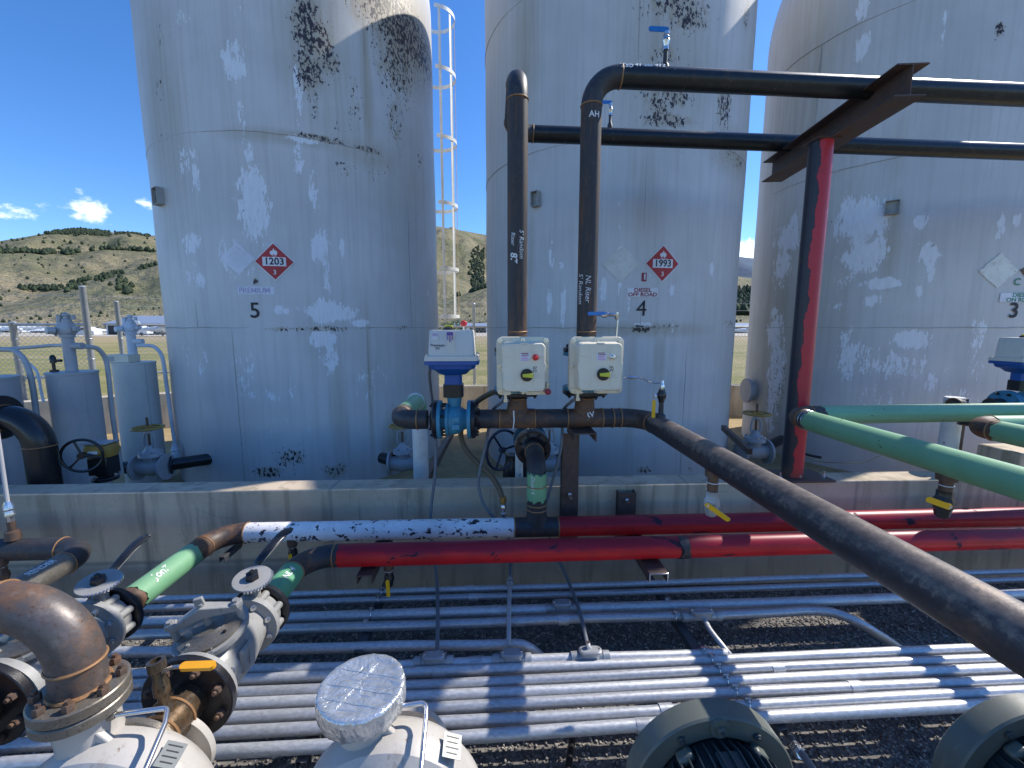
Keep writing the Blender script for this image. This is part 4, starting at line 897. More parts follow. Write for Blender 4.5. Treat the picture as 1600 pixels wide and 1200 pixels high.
# ---- small valves
def mini_valve(p, up, label, hd, hl=.10, hmat='blue_handle', s_=1.0, riserh=.075, bmat='chrome', nip='black_pipe', hang=0, group=None, name='ball_valve'):
    """threaded ball valve standing on (or hanging from) a pipe; hd handle direction"""
    p = V(p); up = V(up); r = thing(name, label, 'valve', p, group)
    MB().lathe(p, up, [(-.015, .022*s_), (.010, .021*s_), (.022, .012*s_), (riserh, .0105*s_)], 18).build('nipple', nip, r)
    q = p+up*riserh; L_ = .085*s_
    MB().lathe(q, up, [(-.004, .016*s_), (.012*s_, .016*s_), (.014*s_, .013*s_), (.022*s_, .015*s_), (.042*s_, .021*s_), (.062*s_, .015*s_), (.070*s_, .013*s_), (.072*s_, .017*s_), (L_, .017*s_), (L_+.006, .011*s_), (L_+.012, .006*s_)], 16).build('valve_body', bmat, r, sharp=30)
    hd = V(hd).normalized(); side = V(hd.cross(up)).normalized()
    if side.dot(N_) > 0: side = -side
    h0 = q+up*.045*s_+side*.026*s_
    MB().cyl(q+up*.045*s_, h0+side*.006, .006*s_).build('stem', 'chrome', r)
    return r, q, h0, side
def handle(r, h0, hd, nrm, L_, mat, w_=.016, off=0):
    hd = V(hd).normalized(); nrm = V(nrm).normalized(); x = nrm.cross(hd)
    m = MB(); m.rrect(h0+hd*(L_/2-.01), hd, x, nrm, [(-.002, L_, w_, w_*.45), (.002, L_, w_, w_*.45)]); m.build('handle', mat, r)
r, q, h0, sd2 = mini_valve(F(U2, MV, OZ)+(p_end-F(U2, MV, OZ)).normalized()*.40+Z_*PR, Z_, 'chrome ball valve with blue handle on top of the nearer overhead pipe', -W_, riserh=.09, s_=1.0)
handle(r, h0+Z_*.05-sd2*.02, -W_+Z_*.02, -N_, .11, 'blue_handle', .026)
r, q, h0, sd2 = mini_valve(pv(953, 197, 3.25), Z_, 'small chrome ball valve with blue handle on the farther overhead pipe', -W_, riserh=.075, s_=.85)
handle(r, h0+Z_*.045-sd2*.02, -W_, -N_, .10, 'blue_handle', .022)
# blue-handled valve with tube beside riser 2
p0 = pv(918, 491, 2.46); p1 = pv(964, 491, 2.43)
r = thing('ball_valve', 'blue handled ball valve with steel tubing beside the right riser above its box', 'valve', p0)
m = MB(); m.cyl(F(U2, MV, p0.z)+W_*.05, p1, .009); m.lathe(pv(945, 491, 2.44), W_, [(-.02, .013), (-.01, .019), (.012, .019), (.02, .012), (.05, .014), (.06, .010)], 8); m.build('valve_body', 'chrome', r, sharp=30)
handle(r, pv(921, 490, 2.42), W_+Z_*.02, -N_, .10, 'blue_handle', .020)
m = MB(); m.sweep([p1, p1+W_*.005-Z_*.02, p1-Z_*.16], .0055, 10); m.build('tube', 'chrome', r); MB().lathe(p1+Z_*.012, -Z_, [(0, .012), (.03, .013), (.045, .008)], 6).build('tube_fitting', 'chrome', r)
# gauge stem on the long pipe
pg = F(UL, 2.25, MZ+PR)
r = thing('vent_valve', 'black and yellow handled vent valve standing on the start of the long pipe', 'valve', pg)
MB().lathe(pg-Z_*.01, Z_, [(0, .026), (.02, .024), (.03, .014), (.09, .0125)], 16).build('nipple', 'black_pipe', r)
MB().lathe(pg+Z_*.08, Z_, [(0, .016), (.012, .018), (.03, .025), (.05, .025), (.062, .018), (.072, .018)], 8).build('valve_body', 'black_gloss', r)
MB().lathe(pg+Z_*.15, Z_, [(0, .012), (.02, .014), (.03, .010), (.05, .008), (.052, .004)], 8).build('elbow_fitting', 'chrome', r)
MB().lathe(pg+Z_*.118-W_*.045, W_, [(0, .012), (.012, .012), (.02, .007), (.03, .007)], 8).build('stem', 'chrome', r)
handle(r, pg+Z_*.085-W_*.045-N_*.01, -Z_, -N_-W_*.3, .10, 'yellow_handle', .018)
m = MB(); m.sweep(catmull([pv(974, 590, 2.40), pv(990, 590, 2.38), pv(1003, 591, 2.36), pv(1016, 597, 2.3), pg+Z_*.185]), .0045, 8); m.build('tube', 'chrome', r)
MB().lathe(pv(984, 590, 2.385), W_, [(-.015, .008), (0, .010), (.03, .010), (.045, .007)], 6).build('tube_fitting', 'chrome', r)
# hanging drain valves
def drain(p, label, s_=1.0, hd=None, hpos=None, L_=.11, nipl=.07, mat='yellow_handle', hn=None, body='fitting_grey', group=None):
    p = V(p); r = thing('drain_valve', label, 'valve', p, group)
    MB().lathe(p+Z_*.02, -Z_, [(0, .036*s_), (.03, .034*s_), (.045, .033*s_), (.047, .022*s_), (.047+nipl, .021*s_)], 20).build('nipple', 'rusty_bolt', r)
    bead(r, p-Z_*(.03+nipl*.3), Z_, .022*s_, 'sign_white', .002)
    q = p-Z_*(.02+nipl)
    MB().lathe(q, -Z_, [(-.005, .026*s_), (.02*s_, .026*s_), (.03*s_, .032*s_), (.055*s_, .034*s_), (.075*s_, .026*s_), (.085*s_, .026*s_), (.10*s_, .022*s_), (.105*s_, .016*s_)], 8).build('valve_body', body, r, sharp=30)
    MB().cyl(q-Z_*.045*s_, q-Z_*.045*s_+V(hn)*.045*s_, .008).build('stem', 'chrome', r)
    handle(r, q-Z_*.045*s_+V(hn)*.043*s_, hd, hn, L_, mat, .024*s_)
    return r
pa = F(UL+.005, 1.68, MZ-PR*.9)
drain(pa, 'drain valve with yellow handle hanging under the long dark pipe', 1.0, W_*1-Z_*.7-N_*.3, None, .115, .075, hn=(-W_*.75-N_*.66).normalized())
# ================================================================== down pipe, rear valve
UD, VT = uv(pv(838, 760, 2.42))[0], 2.43
ptee = F(UD, VT-.03, .57)
dp = thing('down_pipe', 'black elbow pipe with a green band dropping from the flange behind the boxes', 'pipe', ptee)
cf = pv(833, 700, 2.66); zc = cf.z
flange(dp, F(UD, 2.66, zc), -N_, .115, .022, 'black_flange', PR, 8, hub=.02, bmat='black_gloss'); flange(dp, F(UD, 2.665, zc), N_, .115, .022, 'black_flange', PR, 0)
a, b_ = elb(dp, F(UD, VT-.03, zc), -N_, -Z_, .15, PR, 'black_pipe')
sec(dp, F(UD, 2.64, zc), a, PR, 'flange_steel')
sec(dp, b_, F(UD, VT-.03, .68), PR, 'black_pipe'); sec(dp, F(UD, VT-.03, .905), F(UD, VT-.03, .745), PR+.001, 'green_paint', .014, 'painted_band')
bead(dp, F(UD, VT-.03, .715), Z_, PR)
pipewrite(dp, F(UD, VT-.03, .85), -Z_, pn(-.5), PR+.001, 'Diesel 4', .032)
rv = thing('rear_valve', 'dark teal flanged valve behind the black down pipe, feeding it from tank 4', 'valve', F(UD, 2.80, zc))
ball_valve(rv, F(UD, 2.81, zc), N_, .10, 'dark_teal_paint', 'black_flange')
MB().box(F(UD-.02, 2.72, zc+.20), (.07, .07, .09)).build('operator_box', 'blue_paint', rv, bevel=.006); MB().cyl(F(UD-.02, 2.72, zc+.09), F(UD-.02, 2.72, zc+.17), .02).build('stem', 'chrome', rv)
sec(rv, F(UD, 2.93, zc), F(UD, 3.25, zc), PR, 'black_pipe'); e1, e2 = elb(rv, F(UD, 3.35, zc), N_, -Z_, .1, PR, 'black_pipe'); sec(rv, e2, F(UD, 3.35, .55), PR, 'black_pipe')
# ---- white / red rear run
VB, ZB = 2.40, .57
UG = -1.585
wr = thing('rear_fuel_pipe', 'rear long pipe along the wall, chipped white on the left and red on the right', 'pipe', F(0, VB, 0))
a, b_ = elb(wr, F(UG, VB, ZB), -W_, -N_, .152, PR, 'brown_pipe')
uT0, uT1 = UD-.13, UD+.13
sec(wr, a, F(uT0, VB, ZB), PR, 'white_pipe_paint', .008, 'white_section', 'white painted length with black chips'); tee(wr, F(UD, VB, ZB), W_, Z_, PR, .13, .115, 'black_pipe')
sec(wr, F(uT1, VB, ZB), F(6.5, VB+.02, ZB), PR+.0015, 'red_paint', .012, 'red_section', 'red painted length with dark scuffs')
sec(wr, b_, F(UG, 1.71, ZB), PR, 'brown_pipe'); sec(wr, F(UG, 2.16, ZB), F(UG, 1.80, ZB), PR+.0012, 'green_paint', .012, 'green_section', 'light green painted length')
flange(wr, F(UG, 1.71, ZB), -N_, .115, .024, 'black_flange', PR, 8, bmat='rusty_bolt'); bead(wr, F(UG, 1.74, ZB), N_, PR)
pipewrite(wr, F(UG, 1.92, ZB), N_, (Z_*.85+W_*.5-N_*.0).normalized(), PR+.001, 'Jon7', .050, .2, .001)
VR_, ZR, UR_ = 2.125, .57, -.985
rr2 = thing('front_fuel_pipe', 'front red pipe with black elbow and dark green end, running along before the white one', 'pipe', F(0, VR_, 0))
a, b_ = elb(rr2, F(UR_, VR_, ZR), -W_, -N_, .152, PR, 'black_pipe')
uk = uv(pz(531, 872, ZR))[0]
sec(rr2, a, F(uk, VR_, ZR), PR, 'black_pipe'); sec(rr2, F(uk-.01, VR_, ZR), F(6.5, VR_+.05, ZR), PR+.0022, 'red_paint', .006, 'red_section', 'red painted length')
for px in (1070, 1320): bead(rr2, F(uv(pz(px, 856, ZR))[0], VR_+.01, ZR), W_, PR, 'red_paint')
um = uv(pz(1068, 858, ZR))[0]; sec(rr2, F(um-.02, VR_+.006, ZR), F(um+.022, VR_+.006, ZR), PR+.0031, 'black_pipe', .01, 'bare_band')
sec(rr2, b_, F(UR_, 1.71, ZR), PR, 'dark_green_paint', 0, 'green_section', 'dark green painted end'); flange(rr2, F(UR_, 1.71, ZR), -N_, .115, .024, 'black_flange', PR, 8, bmat='rusty_bolt')
bead(rr2, F(UR_, 1.74, ZR), N_, PR)
pipewrite(rr2, F(UR_, 1.89, ZR), N_, (Z_*.85+W_*.5).normalized(), PR+.001, 'NL 4', .040, .2, .001)
lf = thing('left_black_pipe', 'black pipe turning a corner at the far left, its near leg worn brown', 'pipe', F(-2.17, 2.2, 0))
a, b_ = elb(lf, F(-2.17, 2.26, ZB), W_, -N_, .152, PR, 'black_pipe'); sec(lf, F(-4.2, 2.26, ZB), a, PR, 'black_pipe'); sec(lf, b_, F(-2.15, 1.0, ZB), PR, 'flange_steel', label='worn brown steel length')
pipewrite(lf, F(-2.17, 1.98, ZB), N_, (Z_*.9+W_*.35).normalized(), PR, 'RENDER', .034, 0, .001); pipewrite(lf, F(-2.17, 1.98, ZB), N_, (Z_*.9-W_*.5).normalized(), PR, '/8 OPS_', .034, 0, .001)
# ---- green pipes at right
UGR = 1.845
gr = thing('green_pipe', 'long green pipe with black corner elbow at the red post, coming towards the camera', 'pipe', F(UGR, 1.6, 0))
a, b_ = elb(gr, F(UGR, 2.52, MZ), -W_, -N_, .115, PR, 'brown_pipe')
sec(gr, a, a+W_*.10, PR, 'black_pipe'); sec(gr, a+W_*.07, F(6, 2.66, MZ), PR+.001, 'green_paint', .01, 'green_section', seg=40); sec(gr, b_, b_-N_*.10, PR, 'black_pipe'); sec(gr, b_-N_*.05, F(UGR-.02, -.6, MZ), PR+.001, 'green_paint', .012, 'green_section', seg=44)
for q in (.0, .02, .045): bead(gr, b_-N_*q, N_, PR, 'chrome' if q else 'weld_steel', .003)
UG2, VG2 = uv(pv(1523, 668, 2.25))[0]+PR+.005, 2.27
zg2 = pv(1560, 668, VG2).z+.0
g2 = thing('green_pipe', 'shorter green pipe with dark elbow at the right edge, in front of the other', 'pipe', F(UG2, 2.1, 0))
a, b_ = elb(g2, F(UG2, VG2+.05, zg2), -W_, -N_, .115, PR, 'brown_pipe'); sec(g2, a, a+W_*3, PR+.001, 'green_paint', .01, 'green_section'); sec(g2, b_, b_-N_*.04, PR, 'brown_pipe'); sec(g2, b_-N_*.03, b_-N_*2.6, PR+.001, 'green_paint', .012, 'green_section')
drain(F(UGR, uv(pz(1460, 722, MZ))[1], MZ-PR*.9), 'drain valve with yellow handle hanging under the green pipe at right', 1.05, -W_*1+Z_*.35+N_*.2, None, .10, .055, hn=(-W_*.45-N_*.9).normalized(), body='black_gloss')
# valve and actuator at the right edge
cR = pv(1590, 634, 2.95); bR = thing('ball_valve', 'teal flanged valve behind the green pipe at the right edge', 'valve', cR)
ball_valve(bR, cR, W_, .10, 'teal_paint', 'teal_paint'); elb(bR, cR-W_*.36, W_, -Z_, .14, PR*1.05, 'black_pipe'); sec(bR, cR-W_*.22, cR-W_*.12, PR, 'black_pipe')
actuator(cR+Z_*.115, 'grey electric actuator with blue base at the right edge behind the green pipe', textpm=False)
# ================================================================== supports
ps = thing('beam_post', 'round post painted half red and half black holding the overhead beam', 'post', pv(1239, 738, 2.74))
UP_, VP_ = uv(pv(1237, 740, 2.74)); zb = pv(1272, 236, VP_).z
BT = OZ-PR-.002; BH = .152
ORG[ps.name] = F(UP_, VP_, .745); ps.location = F(UP_, VP_, .745)
MB().sweep([F(UP_, VP_, .745).lerp(F(UP_, VP_, BT-BH-.001), i/12) for i in range(13)], .066, 32).build('post_tube', 'post_red_black', ps)
MB().box(F(UP_+.02, VP_, .7375), (.40, .24, .014)).build('base_plate', 'beam_steel', ps, bevel=.002)
for sg in (-1, 1):
    MB().hexbolt(F(UP_+.02+sg*.15, VP_-.07, .7445), Z_, .014, .016).build('anchor_bolt', 'chrome', ps); MB().cyl(F(UP_+.02+sg*.15, VP_-.07, .75), F(UP_+.02+sg*.15, VP_-.07, .79), .006).build('anchor_stud', 'chrome', ps)
MB().box(F(UP_, VP_, BT-BH-.004), (.15, .15, .006)).build('cap_plate', 'beam_steel', ps)
be_ = thing('overhead_beam', 'dark rusty steel beam on the red post carrying the two overhead pipes', 'beam', F(UP_, VP_, BT-BH))
pf = pz(1428, 98, BT); pb = pz(1208, 253, BT-.0); dB = (pb-pf); dB.z = 0; LB = dB.length; dB = dB.normalized(); sB = Z_.cross(dB)
mid = (pf+pb)/2; 
m = MB(); sh = [(-.076, 0), (.076, 0), (.076, -.0068), (.006, -.0075), (.003, -.011), (.003, -BH+.011), (.006, -BH+.0075), (.076, -BH+.0068), (.076, -BH), (-.076, -BH), (-.076, -BH+.0068), (-.006, -BH+.0075), (-.003, -BH+.011), (-.003, -.011), (-.006, -.0075), (-.076, -.0068)]
m.loft([[V((q.x, q.y, BT))+sB*a_+Z_*b2_ for a_, b2_ in sh] for q in (pf, pb)]); m.build('beam_body', 'beam_steel', be_, sharp=30)
def channel(root, p0, p1, web, leg, w_, lg, t, mat, name='channel'):
    """U section from p0 to p1: web direction, leg direction"""
    p0, p1, web, leg = V(p0), V(p1), V(web).normalized(), V(leg).normalized(); h = w_/2
    sh = [(-h, 0), (h, 0), (h, lg), (h-t, lg), (h-t, t), (-h+t, t), (-h+t, lg), (-h, lg)]
    return MB().loft([[q+web*a_+leg*b2_ for a_, b2_ in sh] for q in (p0, p1)]).build(name, mat, root, sharp=30, bevel=.001)
up = uv(pv(891, 745, 2.57))[0]
cp_ = thing('channel_post', 'dark brown steel channel bolted to the wall, carrying the manifold beside the down pipe', 'post', F(up, 2.6, 0))
channel(cp_, F(up, 2.565, .30), F(up, 2.565, MZ-PR-.055), W_, N_, .105, .075, .007, 'beam_steel')
q = pv(893, 690, 2.3); channel(cp_, F(up+.045, 2.60, MZ-PR-.003), F(up+.045, 2.36, MZ-PR-.003), W_, -Z_, .13, .05, .008, 'beam_steel', 'bracket')
m = MB(); q = pv(890, 772, 2.563); m.hexbolt(q, -N_, .016, .016); m.cyl(q, q-N_*.07-W_*.005-Z_*.0, .008); m.build('anchor_bolt', 'chrome', cp_)
ub = uv(pv(979, 785, 2.6))[0]
b2 = thing('wall_bracket', 'short dark rounded bracket bolted to the wall behind the red pipes', 'bracket', F(ub, 2.6, .4))
channel(b2, F(ub, 2.585, .35), F(ub, 2.585, pv(979, 770, 2.585).z), W_, N_, .115, .058, .007, 'beam_steel')
m = MB(); q = pv(979, 781, 2.58); m.hexbolt(q, -N_, .014, .014); m.cyl(q, q-N_*.045, .007); m.build('anchor_bolt', 'chrome', b2)
q = pz(1027, 883, .49)
uq = uv(q)[0]
b3 = thing('pipe_bracket', 'dark channel bracket with bare metal ends jutting out under the red pipes', 'bracket', F(uq, 2.2, .4))
channel(b3, F(uq-.03, 2.64, .505), F(uq-.03, 2.00, .505), W_, -Z_, .10, .05, .007, 'beam_steel')
channel(b3, F(uq-.03, 2.00, .505), F(uq-.03, 1.994, .505), W_, -Z_, .10, .05, .007, 'chrome', 'cut_end')
q = pz(575, 893, .49); uq = uv(q)[0]
b4 = thing('pipe_bracket', 'dark channel bracket under the left end of the red pipe', 'bracket', F(uq, 2.2, .4)); channel(b4, F(uq, 2.64, .505), F(uq, 2.04, .505), W_, -Z_, .08, .045, .007, 'beam_steel')
b5 = thing('pipe_bracket', 'long dark angle under the light green pipe at left', 'bracket', F(UG+.12, 1.9, .4)); channel(b5, F(UG+.085, 2.60, .50), F(UG+.085, 2.26, .50), W_, -Z_, .03, .03, .004, 'dark_strut')
# ---- hanging valves on the red pipes
drain(F(uv(pz(604, 895, .5))[0], VR_-.01, ZR-PR*.9), 'drain valve with yellow handle hanging under the front red pipe', .8, -Z_*1+W_*.02, None, .095, .02, hn=-N_, body='black_gloss')
drain(F(uv(pz(441, 870, .5))[0], VB-.03, ZB-PR*.8), 'drain valve with yellow handle under the white pipe behind the black lever', .8, -Z_, None, .10, .01, hn=-N_, body='black_gloss')
drain(F(uv(pz(35, 868, .5))[0], 2.22, ZB-PR*.7), 'drain valve with yellow handle under the far left black pipe', .9, -Z_-W_*.15, None, .11, .02, hn=-N_, body='rusty_bolt')
# ================================================================== gate valves and lines behind the wall
def gate_valve(loc, label):
    r = thing('gate_valve', label, 'valve', loc, 'gate valves behind the wall'); c = V(loc)+Z_*.0
    m = MB(); m.lathe(c, W_, [(-.115, .057), (-.115, .10), (-.10, .10), (-.10, .055), (-.05, .060), (0, .068), (.05, .060), (.10, .055), (.10, .10), (.115, .10), (.115, .057)], 28); m.build('valve_body', 'vessel_grey', r)
    m = MB(); m.lathe(c, Z_, [(.03, .05), (.085, .052), (.09, .08), (.105, .08), (.108, .078), (.125, .078), (.13, .05), (.165, .026), (.18, .024)], 24); b = m.build('bonnet', 'vessel_grey', r)
    for i in range(6):
        a = i*math.pi/3+.3; MB().hexbolt(c+V((math.cos(a)*.067, math.sin(a)*.067, .125)), Z_, .009, .01).build('bolt', 'chrome', b)
    m = MB()
    for sg in (-1, 1): m.sweep([c+W_*sg*.035+Z_*.165, c+W_*sg*.042+Z_*.20, c+W_*sg*.036+Z_*.25, c+W_*sg*.018+Z_*.285], .009, 8)
    m.lathe(c+Z_*.275, Z_, [(0, .022), (.03, .02)]); m.build('yoke', 'vessel_grey', r)
    MB().cyl(c+Z_*.17, c+Z_*.40, .0085).build('stem', 'rust_stain_iron', r)
    m = MB(); h = c+Z_*.318; m.torus(h, Z_, .098, .009, 36, 8); m.lathe(h-Z_*.012, Z_, [(0, .022), (.024, .022)])
    for i in range(4):
        a = .5+i*math.pi/2; m.cyl(h, h+V((math.cos(a)*.098, math.sin(a)*.098, 0)), .007, seg=8)
    m.build('handwheel', 'ochre_wheel', r); return r
qa = pY(238, 730, 4.15); gv = gate_valve(qa, 'grey gate valve with rusty handwheel left of tank 5, beside the grey vessels'); gv.scale = (1.28, 1.28, 1.28)
def nozzle(q, d, L_, lb, rad=.062, s0=.145):
    r = thing('nozzle_pipe', lb, 'pipe', q); sec(r, q+d*(s0+.01), q+d*L_, rad, 'black_gloss'); flange(r, q+d*s0, d, .10, .018, 'black_flange', rad, 0)
nozzle(qa, (W_*.85+N_*.55).normalized(), .50, 'black nozzle pipe joining the left gate valve to tank 5'); nozzle(qa, -W_, 1.6, 'black pipe running left from the left gate valve behind the wall')
for px, py, Y, L_, lb, nb in [(630, 724, 4.35, -.34, 'grey gate valve with yellow handwheel behind the white leg right of tank 5', 'black nozzle pipe from tank 5 to the gate valve behind the white leg'), (858, 724, 4.15, .5, 'grey gate valve behind the black down pipe in front of tank 4', 'black nozzle pipe behind the down pipe in front of tank 4'), (1178, 706, 5.05, .9, 'grey gate valve with rusty handwheel between tank 4 and tank 3', 'black nozzle pipe from tank 3 to the gate valve beside it')]:
    q = pY(px, py, Y); dup(gv, q, 0, lb, 1.28 if px < 1000 else 1.5); nozzle(q, {630: (-W_*.8+N_*.6).normalized(), 858: (N_*.9+W_*.2).normalized(), 1178: (W_*.8+N_*.6).normalized()}[px], abs(L_), nb, s0=.145 if px < 1000 else .17)
# yellow geared valve + wheel
q = pv(160, 706, 3.25)
r = thing('geared_valve', 'black gear valve with a yellow top and big black handwheel before the left vessel', 'valve', q)
m = MB(); m.rrect(q-Z_*.03, W_, N_, Z_, [(0, .17, .12, .04), (.05, .20, .15, .05), (.085, .19, .14, .05), (.10, .12, .10, .03)]); m.build('gear_case', 'yellow_paint', r)
MB().box(q+Z_*.073+W_*-.01, (.18, .13, .012)).build('cover_plate', 'fitting_grey', r, bevel=.003); MB().box(q+Z_*.015-N_*.078, (.07, .003, .022)).build('label', 'sign_white', r)
m = MB(); m.box(q-Z_*.10, (.14, .12, .14)); m.lathe(q-Z_*.22, Z_, [(0, .08), (.03, .08), (.03, .05), (.06, .05)]); m.build('valve_body', 'black_gloss', r, bevel=.008)
hw = pv(128, 712, 3.12); ax_ = (W_*.35-N_).normalized()
def wheel(root, c, ax, R_, mat, sp=3, tube=.010, ph=.3):
    m = MB(); ax = V(ax).normalized(); x = Z_-ax*Z_.dot(ax); x.normalize(); y = ax.cross(x); m.torus(c, ax, R_, tube, 44, 8)
    for i in range(sp):
        a = ph+2*math.pi*i/sp; m.cyl(c+ax*0, V(c)+(x*math.cos(a)+y*math.sin(a))*R_, tube*.75, seg=8)
    m.lathe(c-ax*.015, ax, [(0, .024), (.03, .024)]); return m.build('handwheel', mat, root)
wheel(r, hw, ax_, .118, 'black_gloss'); MB().cyl(hw, q-Z_*.02, .012).build('shaft', 'black_gloss', r)
q = pv(800, 722, 3.1); r = thing('geared_valve', 'dark valve with a navy handwheel seen below the manifold left of the down pipe', 'valve', q)
wheel(r, pv(785, 703, 3.0), (W_*.8-N_), .145, 'navy_wheel', 3, .011, .6); MB().lathe(q, Z_, [(-.2, .07), (-.05, .07), (0, .05), (.06, .05)]).build('valve_body', 'black_gloss', r); MB().cyl(pv(785, 703, 3.0), q+Z_*.02, .010).build('shaft', 'chrome', r)
q = pv(811, 744, 2.95); r = thing('support_post', 'short chipped white post just left of the black down pipe', 'post', (q.x, q.y, 0)); MB().sweep([V((q.x, q.y, z)) for z in np.linspace(0, 1.0, 8)], .028, 16).build('post_tube', 'white_post_paint', r)
q = pv(1478, 720, 3.2); r = thing('support_post', 'white painted post with bare brown edge behind the long green pipe', 'post', (q.x, q.y, 0)); MB().sweep([V((q.x, q.y, z)) for z in np.linspace(0, 1.20, 9)], .062, 20).build('post_tube', 'white_post_paint', r); MB().box(V((q.x+.07, q.y, .6)), (.03, .06, 1.18)).build('back_plate', 'beam_steel', r)
q = pv(1590, 700, 2.95); r = thing('concrete_block', 'worn concrete pier behind the green pipes at the right edge', 'pier', (q.x, q.y, 0)); MB().box((q.x+.06, q.y, q.z/2), (.42, .3, q.z)).build('block_body', 'concrete', r, bevel=.02)
# timber / channel beams lying between tanks, cables
for (x0, y0, Y0), (x1, y1, Y1), w_, lb in [((664, 752, 3.3), (708, 672, 5.2), .055, 'rusty brown channel lying on the floor in the gap right of tank 5'), ((1130, 668, 4.6), (1172, 706, 3.9), .045, 'rusty brown beam between tank 4 and tank 3 behind the gate valve')]:
    a = pY(x0, y0, Y0); b_ = pY(x1, y1, Y1); r = thing('steel_channel', lb, 'beam', a); d = (b_-a).normalized(); sd3 = Z_.cross(d).normalized()
    MB().box((a+b_)/2, ((b_-a).length, w_, w_*1.3), (d, sd3, d.cross(sd3))).build('channel', 'rusty_bolt', r, bevel=.003)
tag(recenter(MB().sweep(catmull([pY(1258, 714, 3.3), pY(1285, 722, 3.4), pY(1320, 723, 3.5), pY(1350, 722, 3.7), pY(1376, 712, 3.9)]), .004, 8).build('cable', 'black_plastic'), pY(1258, 714, 3.3)), 'thin black cable looping in front of tank 3 right of the red post', 'cable')
tag(recenter(MB().sweep(catmull([pY(1254, 708, 3.2), pY(1268, 712, 3.15), pY(1284, 715, 3.1)]), .010, 8).build('cable', 'black_plastic'), pY(1254, 708, 3.2)), 'short thick black cable end poking out right of the red post', 'cable')
# ---- grey vessels at left
def vessel(px, Y, ztop, rad, label, vm='vessel_grey'):
    p = pY(px, 590, Y); r = thing('grey_vessel', label, 'vessel', (p.x, p.y, 0)); c = V((p.x, p.y, 0))
    MB().lathe(c, Z_, [(0, rad), (ztop-.02, rad), (ztop-.018, rad+.006), (ztop, rad+.006), (ztop+.002, rad-.01), (ztop+.003, .0)], 56).build('shell', vm, r, sharp=40)
    for a in (1.2, 4.0): MB().sweep([c+V((math.sin(a)*rad, -math.cos(a)*rad, z)) for z in (0, ztop)], .003, 6).build('weld_seam', 'vessel_grey', r)
    return r, c+Z_*ztop
v1, t1 = vessel(114, 3.75, 1.365, .168, 'grey cylindrical vessel with a grey blue meter head, behind the wall at left')
v2, t2 = vessel(212, 4.70, 1.375, .188, 'grey cylindrical vessel with white head and beige collar, next to tank 5', 'vessel_sunlit')
v0, t0 = vessel(-32, 3.35, 1.36, .21, 'grey vessel cut off by the left edge behind the black elbow')
def head(root, t, mat1, mat2, collar):
    MB().lathe(t, Z_, [(0, .042), (.30, .042), (.302, .054), (.325, .054)], 28).build('neck', mat1, root)
    h = t+Z_*.325; b = MB().rrect(h, W_, N_, Z_, [(0, .09, .08, .02), (.02, .125, .10, .02), (.065, .135, .10, .02), (.075, .10, .09, .02), (.11, .095, .08, .02)]).build('meter_head', mat2, root, bevel=.002)
    MB().lathe(h+Z_*.035-N_*.06-W_*.045, (-N_-W_*.5), [(0, .030), (.05, .030), (.05, .024), (.052, 0)], 16).build('outlet_boss', mat2, b)
    MB().box(h+Z_*.135-W_*.04, (.030, .045, .06)).build('register_box', mat2, b, bevel=.004)
    MB().lathe(h+Z_*.11+W_*.012, Z_, [(0, .034), (.02, .034), (.025, .022), (.05, .020), (.055, .028), (.07, .026), (.08, .01)], 14).build('gear_cap', mat2, b)
    MB().box(h+Z_*.05+W_*.082, (.035, .05, .04)).build('side_box', mat2, b, bevel=.004); MB().cyl(h+Z_*.13+W_*.07, h+Z_*.17+W_*.07, .016, seg=10).build('plug', mat2, b)
    MB().cyl(h-Z_*.10+W_*.03, h-Z_*.10+W_*.12, .030).build('side_boss', mat1, root)
    if collar: MB().box(t+Z_*.045-W_*.06-N_*.06, (.24, .16, .085)).build('collar_box', 'beige_box', root, bevel=.006); MB().box(t+Z_*.045-W_*.12-N_*.143, (.06, .004, .05)).build('label', 'conduit_paint', root)
head(v1, t1, 'vessel_grey', 'conduit_paint', False); head(v2, t2, 'bldg_white', 'bldg_white', True)
m = MB(); q = t1+W_*-.11+N_*-.04; m.lathe(q, Z_, [(0, .03), (.02, .03), (.02, .012), (.08, .012), (.08, .022), (.13, .022), (.15, .01)]); m.cyl(q+Z_*.1, q+Z_*.1+W_*.07, .012); m.build('filler_valve', 'black_gloss', v1)
def cpipe(pts, rad, mat, name, label, cat='conduit', root=None, nn=8, group=None):
    o = MB().sweep(catmull(pts, nn), rad, 14).build(name, mat, root)
    if not root: recenter(o, pts[0]); tag(o, label, cat, group)
    return o
cpipe([pY(-30, 547, 3.6), pY(8, 546, 3.6), pY(26, 550, 3.6), pY(42, 570, 3.6), pY(52, 610, 3.6), pY(60, 670, 3.6), pY(74, 750, 3.6), pY(78, 775, 3.6)], .021, 'conduit_paint', 'bent_conduit', 'grey conduit bending down between the left edge and the first vessel')
cpipe([pY(-30, 546, 3.9), pY(30, 544, 3.9), pY(80, 540, 3.85), pY(104, 540, 3.75)], .015, 'conduit_paint', 'straight_conduit', 'thin grey conduit running in from the left edge to the first vessel head')
cpipe([pY(118, 541, 3.75), pY(140, 542, 3.8), pY(154, 546, 3.85), pY(165, 562, 3.9), pY(170, 590, 3.9), pY(176, 650, 3.9), pY(186, 715, 3.9), pY(190, 740, 3.9)], .019, 'conduit_paint', 'bent_conduit', 'grey conduit bending down between the two grey vessels')
cpipe([pY(214, 540, 4.7), pY(232, 540, 4.7), pY(244, 544, 4.7), pY(254, 560, 4.7), pY(260, 600, 4.7), pY(267, 650, 4.7), pY(273, 692, 4.7)], .019, 'bldg_white', 'bent_conduit', 'pale conduit bending down between the second vessel and tank 5')
